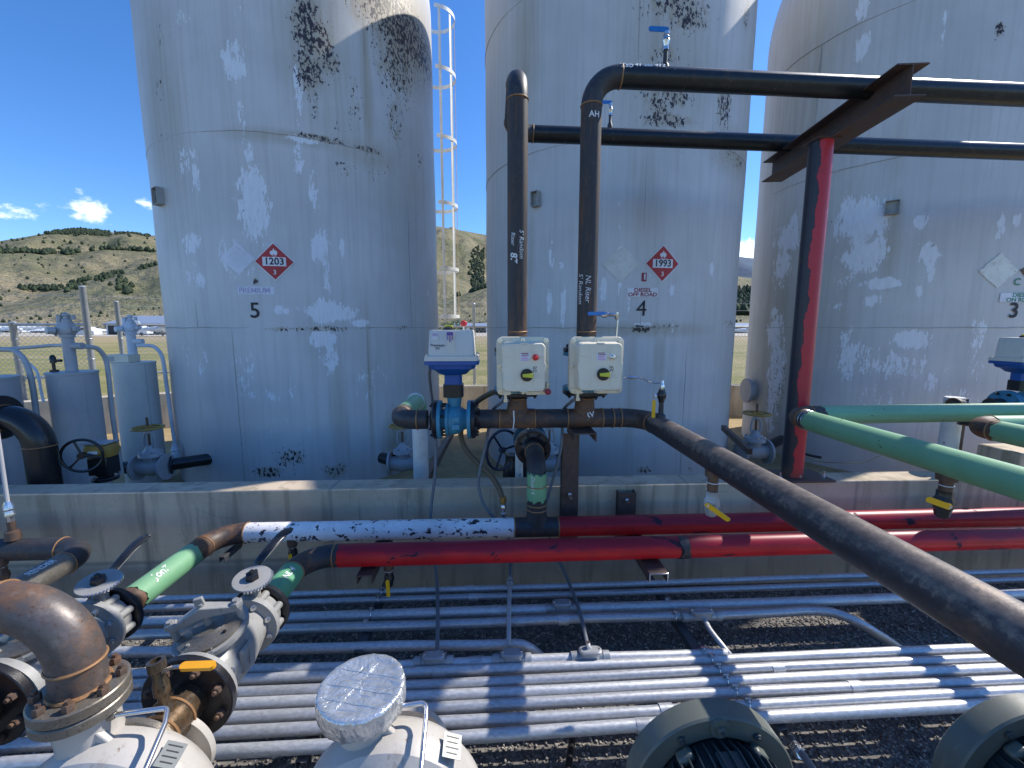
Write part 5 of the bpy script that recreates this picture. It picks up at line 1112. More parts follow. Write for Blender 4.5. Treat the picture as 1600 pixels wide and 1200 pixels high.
cpipe([pY(46, 568, 5), pY(58, 582, 5), pY(64, 610, 5), pY(68, 628, 5)], .014, 'bldg_white', 'bent_conduit', 'thin pale conduit behind the first bent conduit at left')
q = pY(273, 700, 4.6); r = thing('conduit_valve', 'small rusty fittings at the foot of the pale conduit beside tank 5', 'fitting', q)
MB().lathe(q, -Z_, [(-.05, .02), (0, .03), (.02, .04), (.04, .03), (.08, .045), (.12, .035)], 8).build('union', 'bldg_white', r); MB().lathe(q-Z_*.16-W_*.16, W_, [(0, .03), (.06, .045), (.10, .03), (.2, .03), (.28, .045), (.34, .03)], 12).build('cross_fitting', 'yellow_paint', r)
# bent fence end pipe
# ---- black elbow at far left
q0 = pv(-60, 652, 3.0); q1 = pv(56, 652, 3.0)
be2 = thing('large_black_elbow', 'large black elbow pipe at the left edge dropping behind the wall', 'pipe', V((q1.x, q1.y, .2)))
a, b_ = elb(be2, q1, W_, -Z_, .20, .086, 'black_gloss'); sec(be2, q0-W_*.3, a, .086, 'black_gloss'); sec(be2, b_, V((q1.x, q1.y, .1)), .086, 'black_gloss')
flange(be2, pv(4, 652, 3.0), -W_, .15, .025, 'black_flange', .086, 8, bmat='teal_paint', bsize=.02, bl=.03)
# thin vertical tube at far left
p1, p0 = pv(-2, 690, 2.3), pv(13, 792, 2.26)
r = thing('vertical_tube', 'thin vertical steel tube with union fittings on the far left black pipe', 'tube', F(-2.55, 2.26, ZB+PR))
q = pv(17, 822, 2.26); MB().sweep([p1+Z_*.3, p1, p0], .009, 10).build('tube', 'conduit_paint', r); MB().lathe(p0+Z_*.01, -Z_, [(-.02, .012), (0, .02), (.02, .024), (.03, .018), (.05, .024), (.06, .024), (.065, .016), (.09, .016)], 8).build('union', 'chrome', r); MB().lathe(p0-Z_*.08, -Z_, [(0, .017), (.05, .017), (.055, .03), (.10, .034)], 16).build('nipple', 'rusty_bolt', r)
# ================================================================== hoses and flexible conduits
FLG = 'flexible conduits dropping from the boxes'
vb = 2.47
cpipe([pv(672, 575, 2.44), pv(671, 590, 2.5), pv(675, 620, 2.62), pv(679, 660, 2.64), pv(681, 700, 2.60), pv(680, 740, 2.57), pv(674, 790, 2.55), pv(673, 820, 2.52), pv(676, 860, 2.50), pz(682, 900, .30), pz(684, 960, .30), pz(683, 1020, .29)], .0095, 'grey_hose', 'flexible_conduit', 'grey flexible conduit dropping from the grey actuator, leftmost of three', 'conduit', group=FLG)
g1 = c1-Z_*(h1*.53)-W_*w1*.33
cpipe([g1-Z_*.02, g1-Z_*.05-W_*.03+N_*.05, pv(768, 645, 2.6), pv(760, 690, 2.57), pv(750, 735, 2.55), pv(748, 760, 2.54), pv(757, 790, 2.52), pv(775, 812, 2.50), pv(792, 828, 2.5), pv(797, 870, 2.5), pz(797, 905, .30)], .0095, 'grey_hose', 'flexible_conduit', 'grey flexible conduit looping down from the box with the red button', 'conduit', group=FLG)
g2_ = c2-Z_*(h2*.53)-W_*w2*.33
cpipe([g2_-Z_*.02, g2_-Z_*.05-W_*.03+N_*.05, pv(879, 645, 2.60), pv(878, 690, 2.56), pv(870, 728, 2.55), pv(858, 770, 2.56), pv(852, 800, 2.55), pv(862, 850, 2.52), pz(880, 890, .33), pz(895, 925, .30), pz(907, 960, .29), pz(918, 1008, .29)], .0095, 'grey_hose', 'flexible_conduit', 'grey flexible conduit dropping beside the channel post from the silver button box', 'conduit', group=FLG)
hz_ = thing('brown_hose', 'brown braided hose hanging from behind the manifold down to silver fittings', 'hose', pv(788, 808, 2.42))
cpipe([pv(776, 612, 2.55), pv(766, 615, 2.62), pv(745, 628, 2.66), pv(728, 650, 2.68), pv(720, 676, 2.66), pv(727, 700, 2.62), pv(745, 722, 2.58), pv(766, 742, 2.54), pv(779, 762, 2.5), pv(785, 780, 2.47), pv(786, 786, 2.46)], .017, 'brown_hose', 'hose', '', root=hz_)
MB().lathe(pv(786, 776, 2.465), -Z_, [(0, .021), (.03, .022), (.032, .017), (.05, .017)], 12).build('brass_ferrule', 'brass', hz_)
MB().lathe(pv(786, 788, 2.46), -Z_, [(0, .014), (.01, .02), (.03, .02), (.035, .013), (.05, .013), (.055, .02), (.075, .02), (.08, .012), (.11, .012)], 6).build('swivel_fittings', 'chrome', hz_)
q = thing('short_conduit', 'rigid conduit with union fittings rising from the rack under the red pipe', 'conduit', pz(797, 1010, .27))
MB().sweep([pz(797, 905, .30), pz(795, 960, .30), pz(795, 1010, .29)], .011, 14).build('tube', 'conduit_paint', q)
MB().lathe(pz(797, 905, .30), (pz(795, 960, .30)-pz(797, 905, .30)), [(-.02, .012), (0, .018), (.02, .02), (.022, .015), (.03, .02), (.05, .02), (.055, .015), (.075, .017), (.09, .012)], 8).build('union', 'fitting_grey', q)
# ================================================================== conduit rack
CG = 'galvanised conduits lying side by side in the rack'
def conduit(pL, pR, z, rad, label, s0=-.9, s1=1.6, tail=None, couple=()):
    a, b_ = pz(*pL, z), pz(*pR, z); d = b_-a; d.z = 0
    p0 = a+d*s0; p1 = a+d*s1; r = thing('metal_conduit', label, 'conduit', p0, CG)
    pts = [p0.lerp(p1, i/16)+Z_*.0024*math.sin(i*1.3+pL[1])+N_*.0022*math.sin(i*.9+pL[1]*1.7) for i in range(17)]
    if tail: pts = pts+catmull([pts[-1]]+tail, 8)[1:]
    MB().sweep(pts, rad, 18).build('tube', 'galvanised', r)
    for t in couple:
        p = a+d*t; dd = d.normalized(); MB().lathe(p-dd*.028, dd, [(0, rad), (.001, rad+.003), (.055, rad+.003), (.056, rad)], 20).build('coupling', 'galvanised', r)
    return r
ZC = .25
conduit((400, 931), (1200, 905), ZC, .0175, 'thin galvanised conduit farthest back in the rack, nearest the wall', -.7, 2.2, couple=(.40,))
conduit((400, 944), (1200, 918), ZC, .0175, 'thin galvanised conduit second from the wall in the rack', -.7, 2.2, couple=(.41,))
conduit((400, 967), (1395, 935), ZC, .0275, 'thick galvanised conduit third from the wall, with an inline oval conduit body', -.6, 1.9, couple=(.36, .53))
conduit((400, 985), (1200, 957), ZC, .0240, 'galvanised conduit fourth from the wall, curving down at its right end', -.6, 1.03, tail=[pz(1262, 954, .25), pz(1300, 957, .245), pz(1335, 970, .22), pz(1375, 993, .15), pz(1412, 1018, .05), pz(1425, 1027, .01)], couple=(.50, .585))
conduit((400, 1015), (800, 1006), ZC-.03, .0235, 'galvanised conduit fifth from the wall, bending down beside the flexible conduit', -1, .98, tail=[pz(812, 1007, .22), pz(828, 1013, .20), pz(842, 1024, .14), pz(850, 1034, .06)])
conduit((400, 1047), (1135, 1021), ZC, .0222, 'galvanised conduit carrying the three upright conduit bodies in the rack', -1, 1.0, couple=(.455, .955))
LB_ = ['first', 'second', 'third', 'fourth', 'fifth', 'nearest and last']
for i, (y0, y1) in enumerate([(1062, 1019), (1082, 1036), (1100, 1053), (1120, 1071), (1144, 1091), (1171, 1109)]):
    conduit((400, y0), (1400, y1), ZC, .0222, LB_[i]+' of the six parallel galvanised conduits in front of the conduit bodies', -1, 1.9, couple=((.27,), (.80, -.15), (.115,), (.93,), (-.2, .62), (.58,))[i])
def cbody(px, py, z, label, L_=.175, d=None, upright=True, w_=.046):
    c = pz(px, py, z); r = thing('inline_fitting', label, 'conduit fitting', c, 'oval cast conduit bodies on the rack')
    d = (W_ if d is None else d)
    s_ = Z_.cross(d)
    m = MB(); m.lathe(c-d*L_/2, d, [(0, .024), (.03, .025), (.032, .022), (L_-.032, .022), (L_-.03, .025), (L_, .024)], 20)
    m.rrect(c, d, s_, Z_, [(-.005, L_*.52, w_, .02), (.028, L_*.56, w_*1.05, .022)]); b = m.build('body_casting', 'fitting_grey', r)
    m = MB(); m.rrect(c+Z_*.028, d, s_, Z_, [(0, L_*.60, w_*1.12, .024), (.006, L_*.60, w_*1.12, .024), (.010, L_*.53, w_*.9, .019)]); cv = m.build('cover_plate', 'fitting_grey', r, sharp=30)
    for sg in (-1, 1): MB().lathe(c+Z_*.038+d*sg*L_*.235, Z_, [(0, .005), (.003, .004)], 10).build('screw', 'chrome', cv)
    return r
dW = (pz(1135, 1021, ZC)-pz(400, 1047, ZC)).normalized()
cbody(678, 1034, ZC+.012, 'grey conduit body under the leftmost flexible conduit, first of three in line', d=dW)
cbody(800, 1030, ZC+.012, 'grey conduit body under the rigid upright conduit, middle of three in line', d=dW)
cbody(922, 1026, ZC+.012, 'sunlit conduit body with a stubby connector on top, rightmost of three in line', d=dW)
cbody(878, 950, ZC+.012, 'shaded oval conduit body on the thick conduit behind the other three', d=W_, w_=.05)
cbody(1096, 963, ZC+.008, 'dark topped conduit body with a branch tube, at the right of the rack', d=W_, L_=.21)
q = pz(921, 1012, .30); r = thing('hose_connector', 'silver connector where the flexible conduit enters the sunlit conduit body', 'fitting', q)
MB().lathe(q-Z_*.02, (Z_-W_*.15+N_*.1), [(0, .015), (.012, .017), (.02, .012), (.045, .011)], 8).build('connector', 'chrome', r)
cpipe([pz(1102, 970, .25), pz(1110, 985, .26), pz(1128, 1008, .25), pz(1150, 1035, .20), pz(1170, 1060, .12), pz(1182, 1075, .05)], .0125, 'galvanised', 'branch_conduit', 'thin conduit branching down from the dark topped conduit body')
cpipe([pz(1213, 1125, .14), pz(1232, 1150, .16), pz(1248, 1172, .2), pz(1262, 1190, .25), pz(1290, 1230, .3)], .013, 'grey_hose', 'motor_conduit', 'grey conduit with hex union running from the rack to the left motor')
q = pz(1250, 1172, .2); r = thing('conduit_union', 'bright hex union on the conduit beside the left motor', 'fitting', q); MB().lathe(q-W_*.01, (pz(1262, 1190, .25)-pz(1232, 1150, .16)), [(-.03, .015), (-.02, .021), (.0, .021), (.005, .018), (.015, .023), (.03, .023), (.04, .015)], 6).build('union', 'chrome', r)
cpipe([pz(897, 1135, .10), pz(893, 1165, .12), pz(890, 1185, .14), pz(884, 1230, .16)], .0135, 'black_plastic', 'black_cable', 'black cable with white bands rising from the gravel in front of the rack', 'cable')
for i, (px, py) in enumerate(((892, 1172), (888, 1196))):
    pass
# struts with clamps
def strut(pa_, pb_, z, label, clamps):
    a, b_ = pz(*pa_, z), pz(*pb_, z); r = thing('strut_channel', label, 'strut', (a+b_)/2, 'struts under the conduit rack'); d = (b_-a).normalized(); s_ = Z_.cross(d)
    channel(r, a, b_, s_, -Z_, .041, .04, .003, 'dark_strut')
    for px, py, rad in clamps:
        c = pz(px, py, ZC); ax = W_; m = MB(); m.torus(c, ax, rad+.002, .0025, 20, 6, a0=-.2, a1=math.pi+.2, xd=-N_) if False else m.torus(c, ax, rad+.0025, .003, 24, 6)
        t = c+Z_*(rad+.006); m.box(t+W_*0, (.026, .010, .022), (W_, N_, Z_)); m.build('clamp', 'chrome', r); m = MB(); m.hexbolt(t+Z_*.004-N_*.006, -N_, .006, .008); m.build('clamp_bolt', 'chrome', r)
ZS_ = .225
strut((606, 905), (560, 1018), ZS_, 'dark strut channel under the back conduits at left', [(597, 926, .0145), (592, 938, .0145), (581, 961, .0245), (572, 979, .0205)])
strut((1015, 900), (1105, 1040), ZS_-.01, 'dark strut channel crossing open gravel under the right side of the rack', [(1042, 945, .0245), (1054, 964, .0205)])
strut((1098, 1008), (1225, 1140), ZS_, 'strut channel with five clamps under the sunlit conduits', [(1098, 1022, .019), (1110, 1032, .019), (1122, 1049, .019), (1134, 1066, .019), (1148, 1083, .019), (1168, 1104, .019)])
strut((545, 1030), (470, 1190), ZS_, 'strut channel under the near conduits, mostly hidden by the taped pump', [])
strut((1452, 1022), (1520, 1090), ZS_, 'strut channel under the conduits beside the right motor', [])
# ================================================================== foreground valve trains
def butterfly(u, lev, label):
    c = F(u, 1.655, ZB); r = thing('butterfly_valve', label, 'valve', c)
    MB().lathe(c, N_, [(-.024, .062), (-.024, .090), (.024, .090), (.024, .062)], 36).build('valve_body', 'cast_grey', r)
    for i in range(8):
        t = .39+i*math.pi/4; p = c+(Z_*math.cos(t)+W_*math.sin(t))*.092; MB().lathe(p-N_*.030, N_, [(0, .012), (.002, .0155), (.055, .0155), (.058, .012)], 14).build('bolt_lug', 'cast_grey', r)
    hub = c+Z_*.165
    MB().lathe(c+Z_*.06, Z_, [(0, .028), (.07, .024), (.09, .024), (.105, .03)], 20).build('neck', 'cast_grey', r)
    tl = V((.12, -.2, 1)).normalized(); m = MB(); m.lathe(hub, tl, [(0, .070), (.004, .072), (.008, .070)], 48)
    x = tl.orthogonal().normalized(); y = tl.cross(x)
    pl = m.build('notch_plate', 'cast_grey', r)
    for i in range(14):
        t = -2.2+i*.16; MB().box(hub+(x*math.cos(t)+y*math.sin(t))*.071+tl*.004, (.008, .006, .010), (x*math.cos(t)+y*math.sin(t), tl.cross(x*math.cos(t)+y*math.sin(t)), tl)).build('notch', 'chrome', pl)
    pts = [hub+tl*.022]+[pv(px, py, v_) for px, py, v_ in lev]; P = catmull(pts, 6); m = MB(); rings = []
    for i, p in enumerate(P):
        d = (P[min(i+1, len(P)-1)]-P[max(i-1, 0)]).normalized(); s_ = d.cross(V((.1, -.6, 1))).normalized(); n_ = s_.cross(d); q = i/(len(P)-1); w_ = .016+.006*q if q < .93 else .012
        rings.append([p+s_*w_+n_*.002, p+s_*w_*.8-n_*.007, p-s_*w_*.8-n_*.007, p-s_*w_+n_*.002, p-s_*w_*.7+n_*.006, p+s_*w_*.7+n_*.006])
    m.loft(rings); m.build('lever', 'black_gloss', r, sharp=40)
    m = MB(); P2 = [p-Z_*.022-N_*.004 for p in P[len(P)//4:int(len(P)*.86)]]; m.sweep(P2, .005, 8); m.build('trigger', 'cast_grey', r)
    m = MB(); m.lathe(hub+tl*.008, tl, [(0, .026), (.022, .024), (.026, .012), (.036, .010)], 6); m.build('hub', 'black_gloss', r)
    return r
butterfly(UG, [(172, 893, 1.80), (195, 868, 1.87), (213, 849, 1.94), (232, 836, 2.0)], 'butterfly valve with a long black lever at the end of the light green pipe')
butterfly(UR_, [(402, 880, 1.78), (424, 853, 1.86), (441, 835, 1.93), (455, 826, 1.99)], 'butterfly valve with a black lever at the end of the dark green pipe')
def check(u, label):
    c = F(u, 1.445, ZB); r = thing('check_valve', label, 'valve', c)
    MB().lathe(c, N_, [(-.16, .07), (-.16, .128), (-.135, .128), (-.132, .085), (-.10, .095), (-.05, .104), (.03, .104), (.09, .092), (.145, .078), (.15, .115), (.175, .115), (.175, .06)], 40).build('valve_body', 'cast_grey', r, sharp=35)
    for i in range(8):
        t = .39+i*math.pi/4; p = c-N_*.135+(Z_*math.cos(t)+W_*math.sin(t))*.116; MB().hexbolt(p, N_, .012, .016).build('bolt', 'chrome', r)
        p = c+N_*.15+(Z_*math.cos(t)+W_*math.sin(t))*.094; MB().hexbolt(p, -N_, .012, .014).build('bolt', 'chrome', r)
    tl = V((-.10, -.22, 1)).normalized(); b0 = c+Z_*.03-N_*.01
    MB().lathe(b0, tl, [(0, .085), (.075, .088), (.082, .112), (.10, .115), (.102, .115)], 36).build('bonnet_neck', 'cast_grey', r, sharp=35)
    cv = MB().lathe(b0+tl*.102, tl, [(0, .100), (.010, .100), (.016, .085), (.018, .060), (.026, .050), (.028, 0)], 36).build('cover_disc', 'flange_steel', r, sharp=35)
    x = (W_-tl*W_.dot(tl)).normalized(); x = (Matrix.Rotation(.35, 3, tl)@x); y = tl.cross(x); t0 = b0+tl*.105
    for i, a in enumerate((.8, 2.4, 4.0, 5.5)): MB().hexbolt(t0-tl*.002+(x*math.cos(a)+y*math.sin(a))*.078, tl, .011, .014).build('cover_bolt', 'black_gloss' if i % 2 else 'cast_grey', cv)
    m = MB(); rings = []
    for s_ in np.linspace(-1, 1, 15):
        p = t0+x*s_*.105+tl*(.052+.034*(1-abs(s_))); hh = .010+.012*(1-abs(s_)); ww = .013+.006*(1-abs(s_))
        rings.append([p+y*ww+tl*hh, p-y*ww+tl*hh, p-y*ww-tl*hh, p+y*ww-tl*hh])
    m.loft(rings); m.build('yoke_bar', 'cast_grey', r, bevel=.003)
    for sg in (-1, 1):
        p = t0+x*sg*.098; m = MB(); m.cyl(p-tl*.03, p+tl*.065, .012); m.hexbolt(p+tl*.060, tl, .020, .018); m.build('yoke_bolt', 'cast_grey', r)
    m = MB(); m.cyl(t0+tl*.02, t0+tl*.12, .012); m.box(t0+tl*.125, (.028, .014, .030), (x, y, tl)); m.build('centre_screw', 'cast_grey', r, bevel=.003)
    q = c+W_*.098-N_*.03+Z_*.02; m = MB(); m.rrect(q, N_, Z_, W_, [(0, .07, .09, .008), (.012, .065, .085, .008)]); m.box(q+W_*.014, (.003, .008, .05)); m.build('cast_boss', 'cast_grey', r)
    return r
check(UR_, 'light grey cast check valve with a clamped cover, between butterfly valve and black flange')
check(UG, 'grey cast check valve largely hidden behind the big rusty elbow')
def spool(u, label, hpx):
    c = F(u, 1.285, ZB); r = thing('pump_spool', label, 'pipe', c)
    flange(r, c, -N_, .142, .028, 'black_flange', .06, 8, br=.112, bmat='rusty_bolt', bsize=.014, bl=.018)
    sec(r, c-N_*.026, c-N_*.20, .064, 'oily_brown'); bead(r, c-N_*.085, N_, .064); bead(r, c-N_*.15, N_, .064)
    flange(r, c-N_*.205, -N_, .125, .022, 'flange_steel', .064, 8, bmat='chrome')
    p = c-N_*.115+W_*.006+Z_*.055; tl = V((-.13, .05, 1)).normalized()
    b = MB().lathe(p, tl, [(-.01, .027), (.012, .025), (.018, .015), (.05, .014), (.052, .021), (.085, .021), (.10, .016), (.125, .016), (.127, .0235), (.155, .0235), (.156, .014), (.140, .012)], 16).build('bleed_valve', 'oily_brown', r, sharp=30)
    h0 = p+tl*.115+W_*.03; m = MB(); m.sweep([h0-W_*.03, h0+W_*.01+Z_*.018, h0+W_*.04+Z_*.020], .006, 8); m.build('handle_arm', 'chrome', r)
    m = MB(); m.rrect(h0+W_*.085+Z_*.020, W_, (N_+Z_*.2).normalized(), (Z_-N_*.2).normalized(), [(-.006, .10, .024, .011), (.006, .10, .024, .011)]); m.build('handle', 'orange_handle', r)
    return r
spool(UR_, 'oily brown pipe stub with black flange and orange handled bleed valve', 0)
spool(UG-.02, 'oily pipe stub with black flange at the left edge, under the rusty elbow', 0)
# ================================================================== pumps
def pump(px, py, zf, fr, label, tube):
    cf = pz(px, py, zf); u, v = uv(cf); r = thing('centrifugal_pump', label, 'pump', F(u, v, 0)); ca = F(u+.075, v-.02, .46)
    MB().lathe(ca, N_, [(-.125, .05), (-.12, .185), (-.095, .192), (-.093, .170), (-.088, .20), (-.06, .235), (-.02, .248), (.03, .240), (.065, .215), (.10, .15), (.12, .10), (.15, .078), (.17, .078), (.17, .125), (.192, .125), (.192, .06)], 64).build('volute', 'pump_grey', r, sharp=28)
    m = MB(); rings = []; K = 40
    for i in range(10):
        t = i/9; z = zf-.030-t*.30; q = 1+1.35*max(0, t-.25)**1.6; cx = u+.03*t+.02*t*t; rr_ = .062+.012*(1-min(1, t*6))
        rings.append([F(cx, v-.0, z)+W_*math.cos(2*math.pi*k/K)*rr_*q*(1+.5*t)+N_*math.sin(2*math.pi*k/K)*rr_*(1+.12*t) for k in range(K)])
    m.loft(rings); m.build('discharge_neck', 'pump_grey', r)
    fl = MB().lathe(F(u, v, zf-.030), Z_, [(0, .075), (.002, fr-.003), (.006, fr), (.027, fr), (.030, fr-.003)], 48).build('pump_flange', 'flange_steel', r, sharp=35)
    m = MB(); a = F(u+.045, v-.03, zf-.05); 
    m.loft([[a+N_*s_, a+W_*.14-Z_*.14+N_*s_, a+W_*.20-Z_*.24+N_*s_, a-Z_*.22+N_*s_] for s_ in (-.011, .011)]); m.build('casing_rib', 'pump_grey', r, bevel=.004)
    MB().lathe(ca-N_*.13, -N_, [(0, .150), (.02, .150), (.022, .11), (.12, .10), (.12, .16), (.15, .16)], 48).build('adapter', 'pump_grey', r, sharp=30)
    for i in range(12):
        t = i*math.pi/6+.2; p = ca-N_*.121+(Z_*math.cos(t)+W_*math.sin(t))*.172; MB().hexbolt(p, -N_, .011, .012).build('casing_bolt', 'rusty_bolt' if i % 3 else 'chrome', r)
    q = ca+W_*.16+Z_*.135-N_*.02; nn_ = (Z_*.9+W_*.45-N_*.25).normalized(); x = (W_-nn_*W_.dot(nn_)).normalized(); y = nn_.cross(x); q = ca+(Z_*.78+W_*.62).normalized()*.262-N_*.02
    pl = MB().box(q, (.050, .056, .0015), (x, y, nn_)).build('name_plate', 'plate_metal', r)
    for j in range(4): MB().box(q+nn_*.0012+y*(.019-.012*j), (.036-.006*(j % 2), .0025, .0008), (x, y, nn_)).build('plate_line', 'sign_black', pl)
    h = F(u+fr*.75, v-.01, zf-.045); k1 = pz(*tube[0], zf-.05); k2 = pz(*tube[1], zf-.06); k3 = pz(*tube[2], zf-.09)
    A, t = arc(k1, (k1-h), (k2-k1), .016, 6); m = MB(); m.sweep([h]+A+[k2, k3, k3+(k3-k2).normalized()*.12], .0062, 12); m.build('flush_tube', 'chrome', r)
    MB().lathe(h-W_*.012, W_, [(0, .012), (.02, .012), (.025, .009)], 6).build('tube_fitting', 'flange_steel', r)
    return r, u, v
Z1 = .80
p1_, u1_, v1_ = pump(128, 1090, Z1, .098, 'grey centrifugal pump at the lower left under the big rusty elbow', [(262, 1106), (258, 1130), (226, 1205)])
re = thing('rusty_elbow', 'big rusty brown elbow with a welded flange on the left pump, bending out of frame', 'pipe', F(u1_, v1_, Z1))
flange(re, F(u1_, v1_, Z1+.002), Z_, .098, .030, 'flange_steel', .058, 8, br=.081, bmat='rusty_bolt', bsize=.0125, bl=.018, phase=.5)
bead(re, F(u1_, v1_, Z1+.036), Z_, .058, 'weld_steel', .006); sec(re, F(u1_, v1_, Z1+.03), F(u1_, v1_, Z1+.105), .0565, 'rust_elbow', seg=48)
A, t = arc(F(u1_, v1_, Z1+.105+.158), Z_, -W_, .158, 22); MB().sweep(A, .057, 48).build('elbow', 'rust_elbow', re); bead(re, A[0], Z_, .0565, 'weld_steel', .0045); bead(re, A[-1], W_, .0565, 'weld_steel', .004)
sec(re, A[-1], A[-1]-W_*1.2, .057, 'rust_elbow', seg=48)
p2_, u2_, v2_ = pump(566, 1078, Z1, .106, 'grey centrifugal pump in the lower middle under the taped silver cap', [(667, 1097), (665, 1125), (657, 1210)])
# taped cap
cap = thing('taped_cap', 'silver foil tape wrapped over the open flange of the middle pump', 'cap', F(u2_, v2_, Z1-.03))
m = MB(); K = 72; rings = []; ph = [random.uniform(0, 6) for _ in range(6)]
def wr_(a, k_): return sum(math.sin(a*f_+ph[i])*w_ for i, (f_, w_) in enumerate(((3, .3), (7, .3), (13, .3), (21, .35), (34, .25))))*k_
for z, q, wk in ((-.052, .098, .0022), (-.044, .1085, .003), (-.02, .1110, .0028), (.006, .1115, .0022), (.0135, .1100, .0012), (.0155, .106, .0008)):
    rings.append([F(u2_, v2_, Z1+z)+W_*math.cos(2*math.pi*k/K)*(q+wr_(2*math.pi*k/K, wk))+N_*math.sin(2*math.pi*k/K)*(q+wr_(2*math.pi*k/K, wk))+Z_*wr_(2*math.pi*k/K*1.0+z*40, wk*.9) for k in range(K)])
for q in (.096, .088, .075, .055, .035, .015, .001):
    rings.append([F(u2_, v2_, Z1+.0125)+(W_*math.cos(2*math.pi*k/K)+N_*math.sin(2*math.pi*k/K))*q+Z_*(.0010*math.sin(q*70+k*.31)*math.sin(k*.17+2)+(.0025 if q > .095 else 0)) for k in range(K)])
m.loft(rings, False); m.build('foil_top', 'foil_tape', cap, sharp=60)
m = MB()
for t_ in (-.055, -.012, .040):
    L_ = math.sqrt(.098**2-t_*t_); ax1 = (W_*.97-N_*.22).normalized(); ax2 = Z_.cross(ax1)
    m.sweep([F(u2_, v2_, Z1+.0140)+ax2*t_+ax1*L_*s_+Z_*random.uniform(-.0003, .0008) for s_ in np.linspace(-1, 1, 14)], .0009, 5)
for t_ in (.012,):
    L_ = math.sqrt(.098**2-t_*t_); ax1 = (N_*.9+W_*.42).normalized(); ax2 = Z_.cross(ax1)
    m.sweep([F(u2_, v2_, Z1+.0140)+ax2*t_+ax1*L_*s_*.8+Z_*random.uniform(-.0003, .0012) for s_ in np.linspace(-1, 1, 14)], .0009, 5)
m.build('tape_edges', 'foil_tape', cap)
# ================================================================== motors
def motor(u, v, z, label, red=False):
    c = F(u, v, z); r = thing('electric_motor', label, 'motor', F(u, v-.2, 0), 'electric motors in the foreground')
    MB().lathe(c, -N_, [(0, .120), (0, .195), (.004, .200), (.055, .200), (.060, .196), (.060, .150), (.020, .145), (.018, .12)], 72).build('end_ring', 'motor_paint', r, sharp=30)
    MB().lathe(c-N_*.01, -N_, [(0, .130), (.06, .138), (.46, .138), (.50, .10), (.5, 0)], 64).build('frame', 'motor_dark', r)
    m = MB()
    for i in range(44):
        a = 2*math.pi*i/44; d = W_*math.cos(a)+Z_*math.sin(a); s_ = N_.cross(d)
        if abs(math.cos(a)) > .2 or True:
            p0 = c-N_*.065+d*.134; p1 = c-N_*.46+d*.134; hh = .030
            m.add([p0-s_*.002, p0+s_*.002, p0+s_*.0015+d*hh*.5, p0-s_*.0015+d*hh*.5, p1-s_*.002, p1+s_*.002, p1+s_*.0015+d*hh, p1-s_*.0015+d*hh, p0-N_*.04+s_*.0015+d*hh, p0-N_*.04-s_*.0015+d*hh], [(0, 1, 2, 3), (4, 7, 6, 5), (0, 4, 5, 1), (1, 5, 6, 8, 2), (3, 9, 7, 4, 0), (2, 8, 9, 3), (8, 6, 7, 9)])
    m.build('cooling_fins', 'motor_dark', r, flat=True, label='rows of thin cooling fins')
    for a, kind in ((math.pi/2-.0, 'a'), (math.pi/2+.55, 'b'), (math.pi/2-.55, 'b')):
        d = W_*math.cos(a)+Z_*math.sin(a); q = c-N_*.060+d*.175
        if kind == 'a':
            m = MB(); q = c-N_*.06+d*.176; m.lathe(q, -N_, [(0, .024), (.006, .024), (.006, .010), (.016, .010)], 24); m.build('eye_washer', 'motor_paint', r)
            MB().hexbolt(q-N_*.006, -N_, .009, .010).build('ring_bolt', 'motor_dark', r)
        else: MB().hexbolt(q, -N_, .009, .008).build('ring_bolt', 'motor_dark', r)
    for a in (math.pi/2-.62, math.pi/2+.62, -.2, math.pi+.2):
        d = W_*math.cos(a)+Z_*math.sin(a); s_ = N_.cross(d)
        MB().box(c-N_*.078+d*.150, (.040, .03, .022), (s_, N_, d)).build('lug', 'motor_paint', r, bevel=.008)
    d = (Z_*.9+W_*.1).normalized(); MB().box(c-N_*.12+Z_*.15-W_*.0, (.06, .05, .010), (W_, N_, Z_)).build('lifting_pad', 'motor_dark', r, bevel=.006)
    if red:
        q = c-N_*.16+(W_*-.1+Z_*.17); MB().lathe(q+W_*.12, Z_, [(0, .022), (.03, .022), (.036, .012)], 16).build('red_plug', 'sign_red', r)
        q = c-N_*.30-W_*.07+Z_*.155; m = MB(); m.lathe(q, (Z_-N_*.3), [(0, .07), (.03, .07), (.036, .062), (.036, 0)], 32); m.hexbolt(q+(Z_-N_*.3).normalized()*.036, (Z_-N_*.3), .010, .008); m.build('terminal_cover', 'motor_paint', r, sharp=30)
    for sg in (-1, 1): MB().box(c-N_*.25+W_*sg*.11-Z_*.22, (.09, .30, .16)).build('foot', 'motor_dark', r, bevel=.006)
    return r
um_, vm_ = uv(pz(1105, 1092, .835))
motor(um_, vm_, .642, 'olive grey finned electric motor at the bottom, nearer the middle of the picture')
um2, vm2 = uv(pz(1555, 1075, .835))
motor(um2+.03, vm2-.02, .642, 'olive grey finned electric motor in the bottom right corner with a red plug', True)
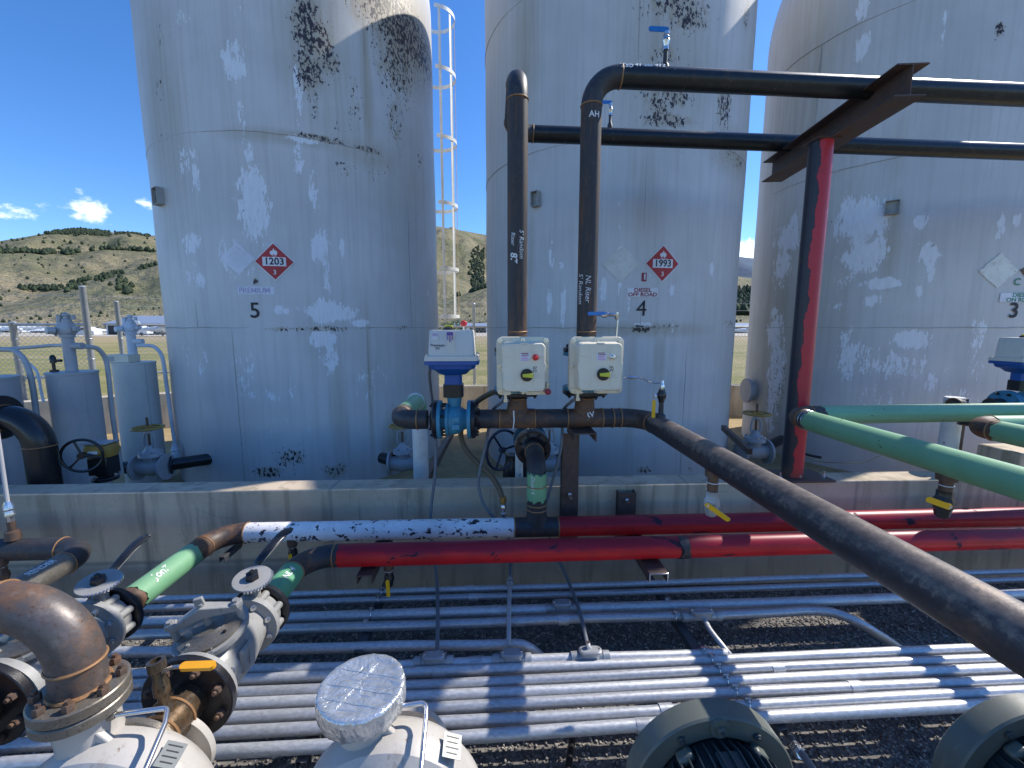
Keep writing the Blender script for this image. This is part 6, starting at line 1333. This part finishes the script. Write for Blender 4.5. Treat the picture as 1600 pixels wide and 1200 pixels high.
# concrete plinths under pumps and motors
for u_, lb in ((u1_+.07, 'concrete plinth under the left pump'), (u2_+.07, 'concrete plinth under the taped pump'), (um_, 'concrete plinth under the left motor'), (um2+.03, 'concrete plinth under the right motor')):
    r = thing('plinth', lb, 'plinth', F(u_, .7, 0)); MB().box(F(u_, .55, .115), (.42, .9, .23)).build('plinth_body', 'concrete', r, bevel=.01)
# ================================================================== gravel stones
def stones(n_, box, smin, smax, name):
    rng = np.random.default_rng(5); u = rng.uniform(box[0], box[1], n_); v = rng.uniform(box[2], box[3], n_); s_ = rng.uniform(smin, smax, n_)
    base = np.array([[1, 0, 0], [-1, 0, 0], [0, 1, 0], [0, -1, 0], [0, 0, 1], [0, 0, -1]], float); tri = np.array([[0, 2, 4], [2, 1, 4], [1, 3, 4], [3, 0, 4], [2, 0, 5], [1, 2, 5], [3, 1, 5], [0, 3, 5]])
    P = base[None]*(1+rng.uniform(-.35, .35, (n_, 6, 1)))+rng.uniform(-.18, .18, (n_, 6, 3)); P *= s_[:, None, None]*np.array([1, .8, .62])
    a = rng.uniform(0, 6.28, n_); ca, sa = np.cos(a), np.sin(a); X = P[..., 0]*ca[:, None]-P[..., 1]*sa[:, None]; Y = P[..., 0]*sa[:, None]+P[..., 1]*ca[:, None]
    wx = W_.x*u+N_.x*v; wy = W_.y*u+N_.y*v; zz = s_*rng.uniform(.1, .6, n_)
    vs = np.stack([X+wx[:, None], Y+wy[:, None], P[..., 2]+zz[:, None]], -1).reshape(-1, 3); fs = (tri[None]+6*np.arange(n_)[:, None, None]).reshape(-1, 3)
    me = bpy.data.meshes.new(name); me.vertices.add(len(vs)); me.vertices.foreach_set('co', vs.ravel()); me.loops.add(fs.size); me.loops.foreach_set('vertex_index', fs.ravel())
    me.polygons.add(len(fs)); me.polygons.foreach_set('loop_start', np.arange(0, fs.size, 3)); me.update(calc_edges=True); me.materials.append(MATS['stone_mat'])
    o = bpy.data.objects.new(name, me); S.collection.objects.link(o); return o
o = stones(60000, (-2.6, 4.2, .6, 2.63), .004, .0105, 'gravel_stones'); tag(o, 'loose dark grey crushed stones covering the yard under the conduits', 'gravel'); o['kind'] = 'stuff'
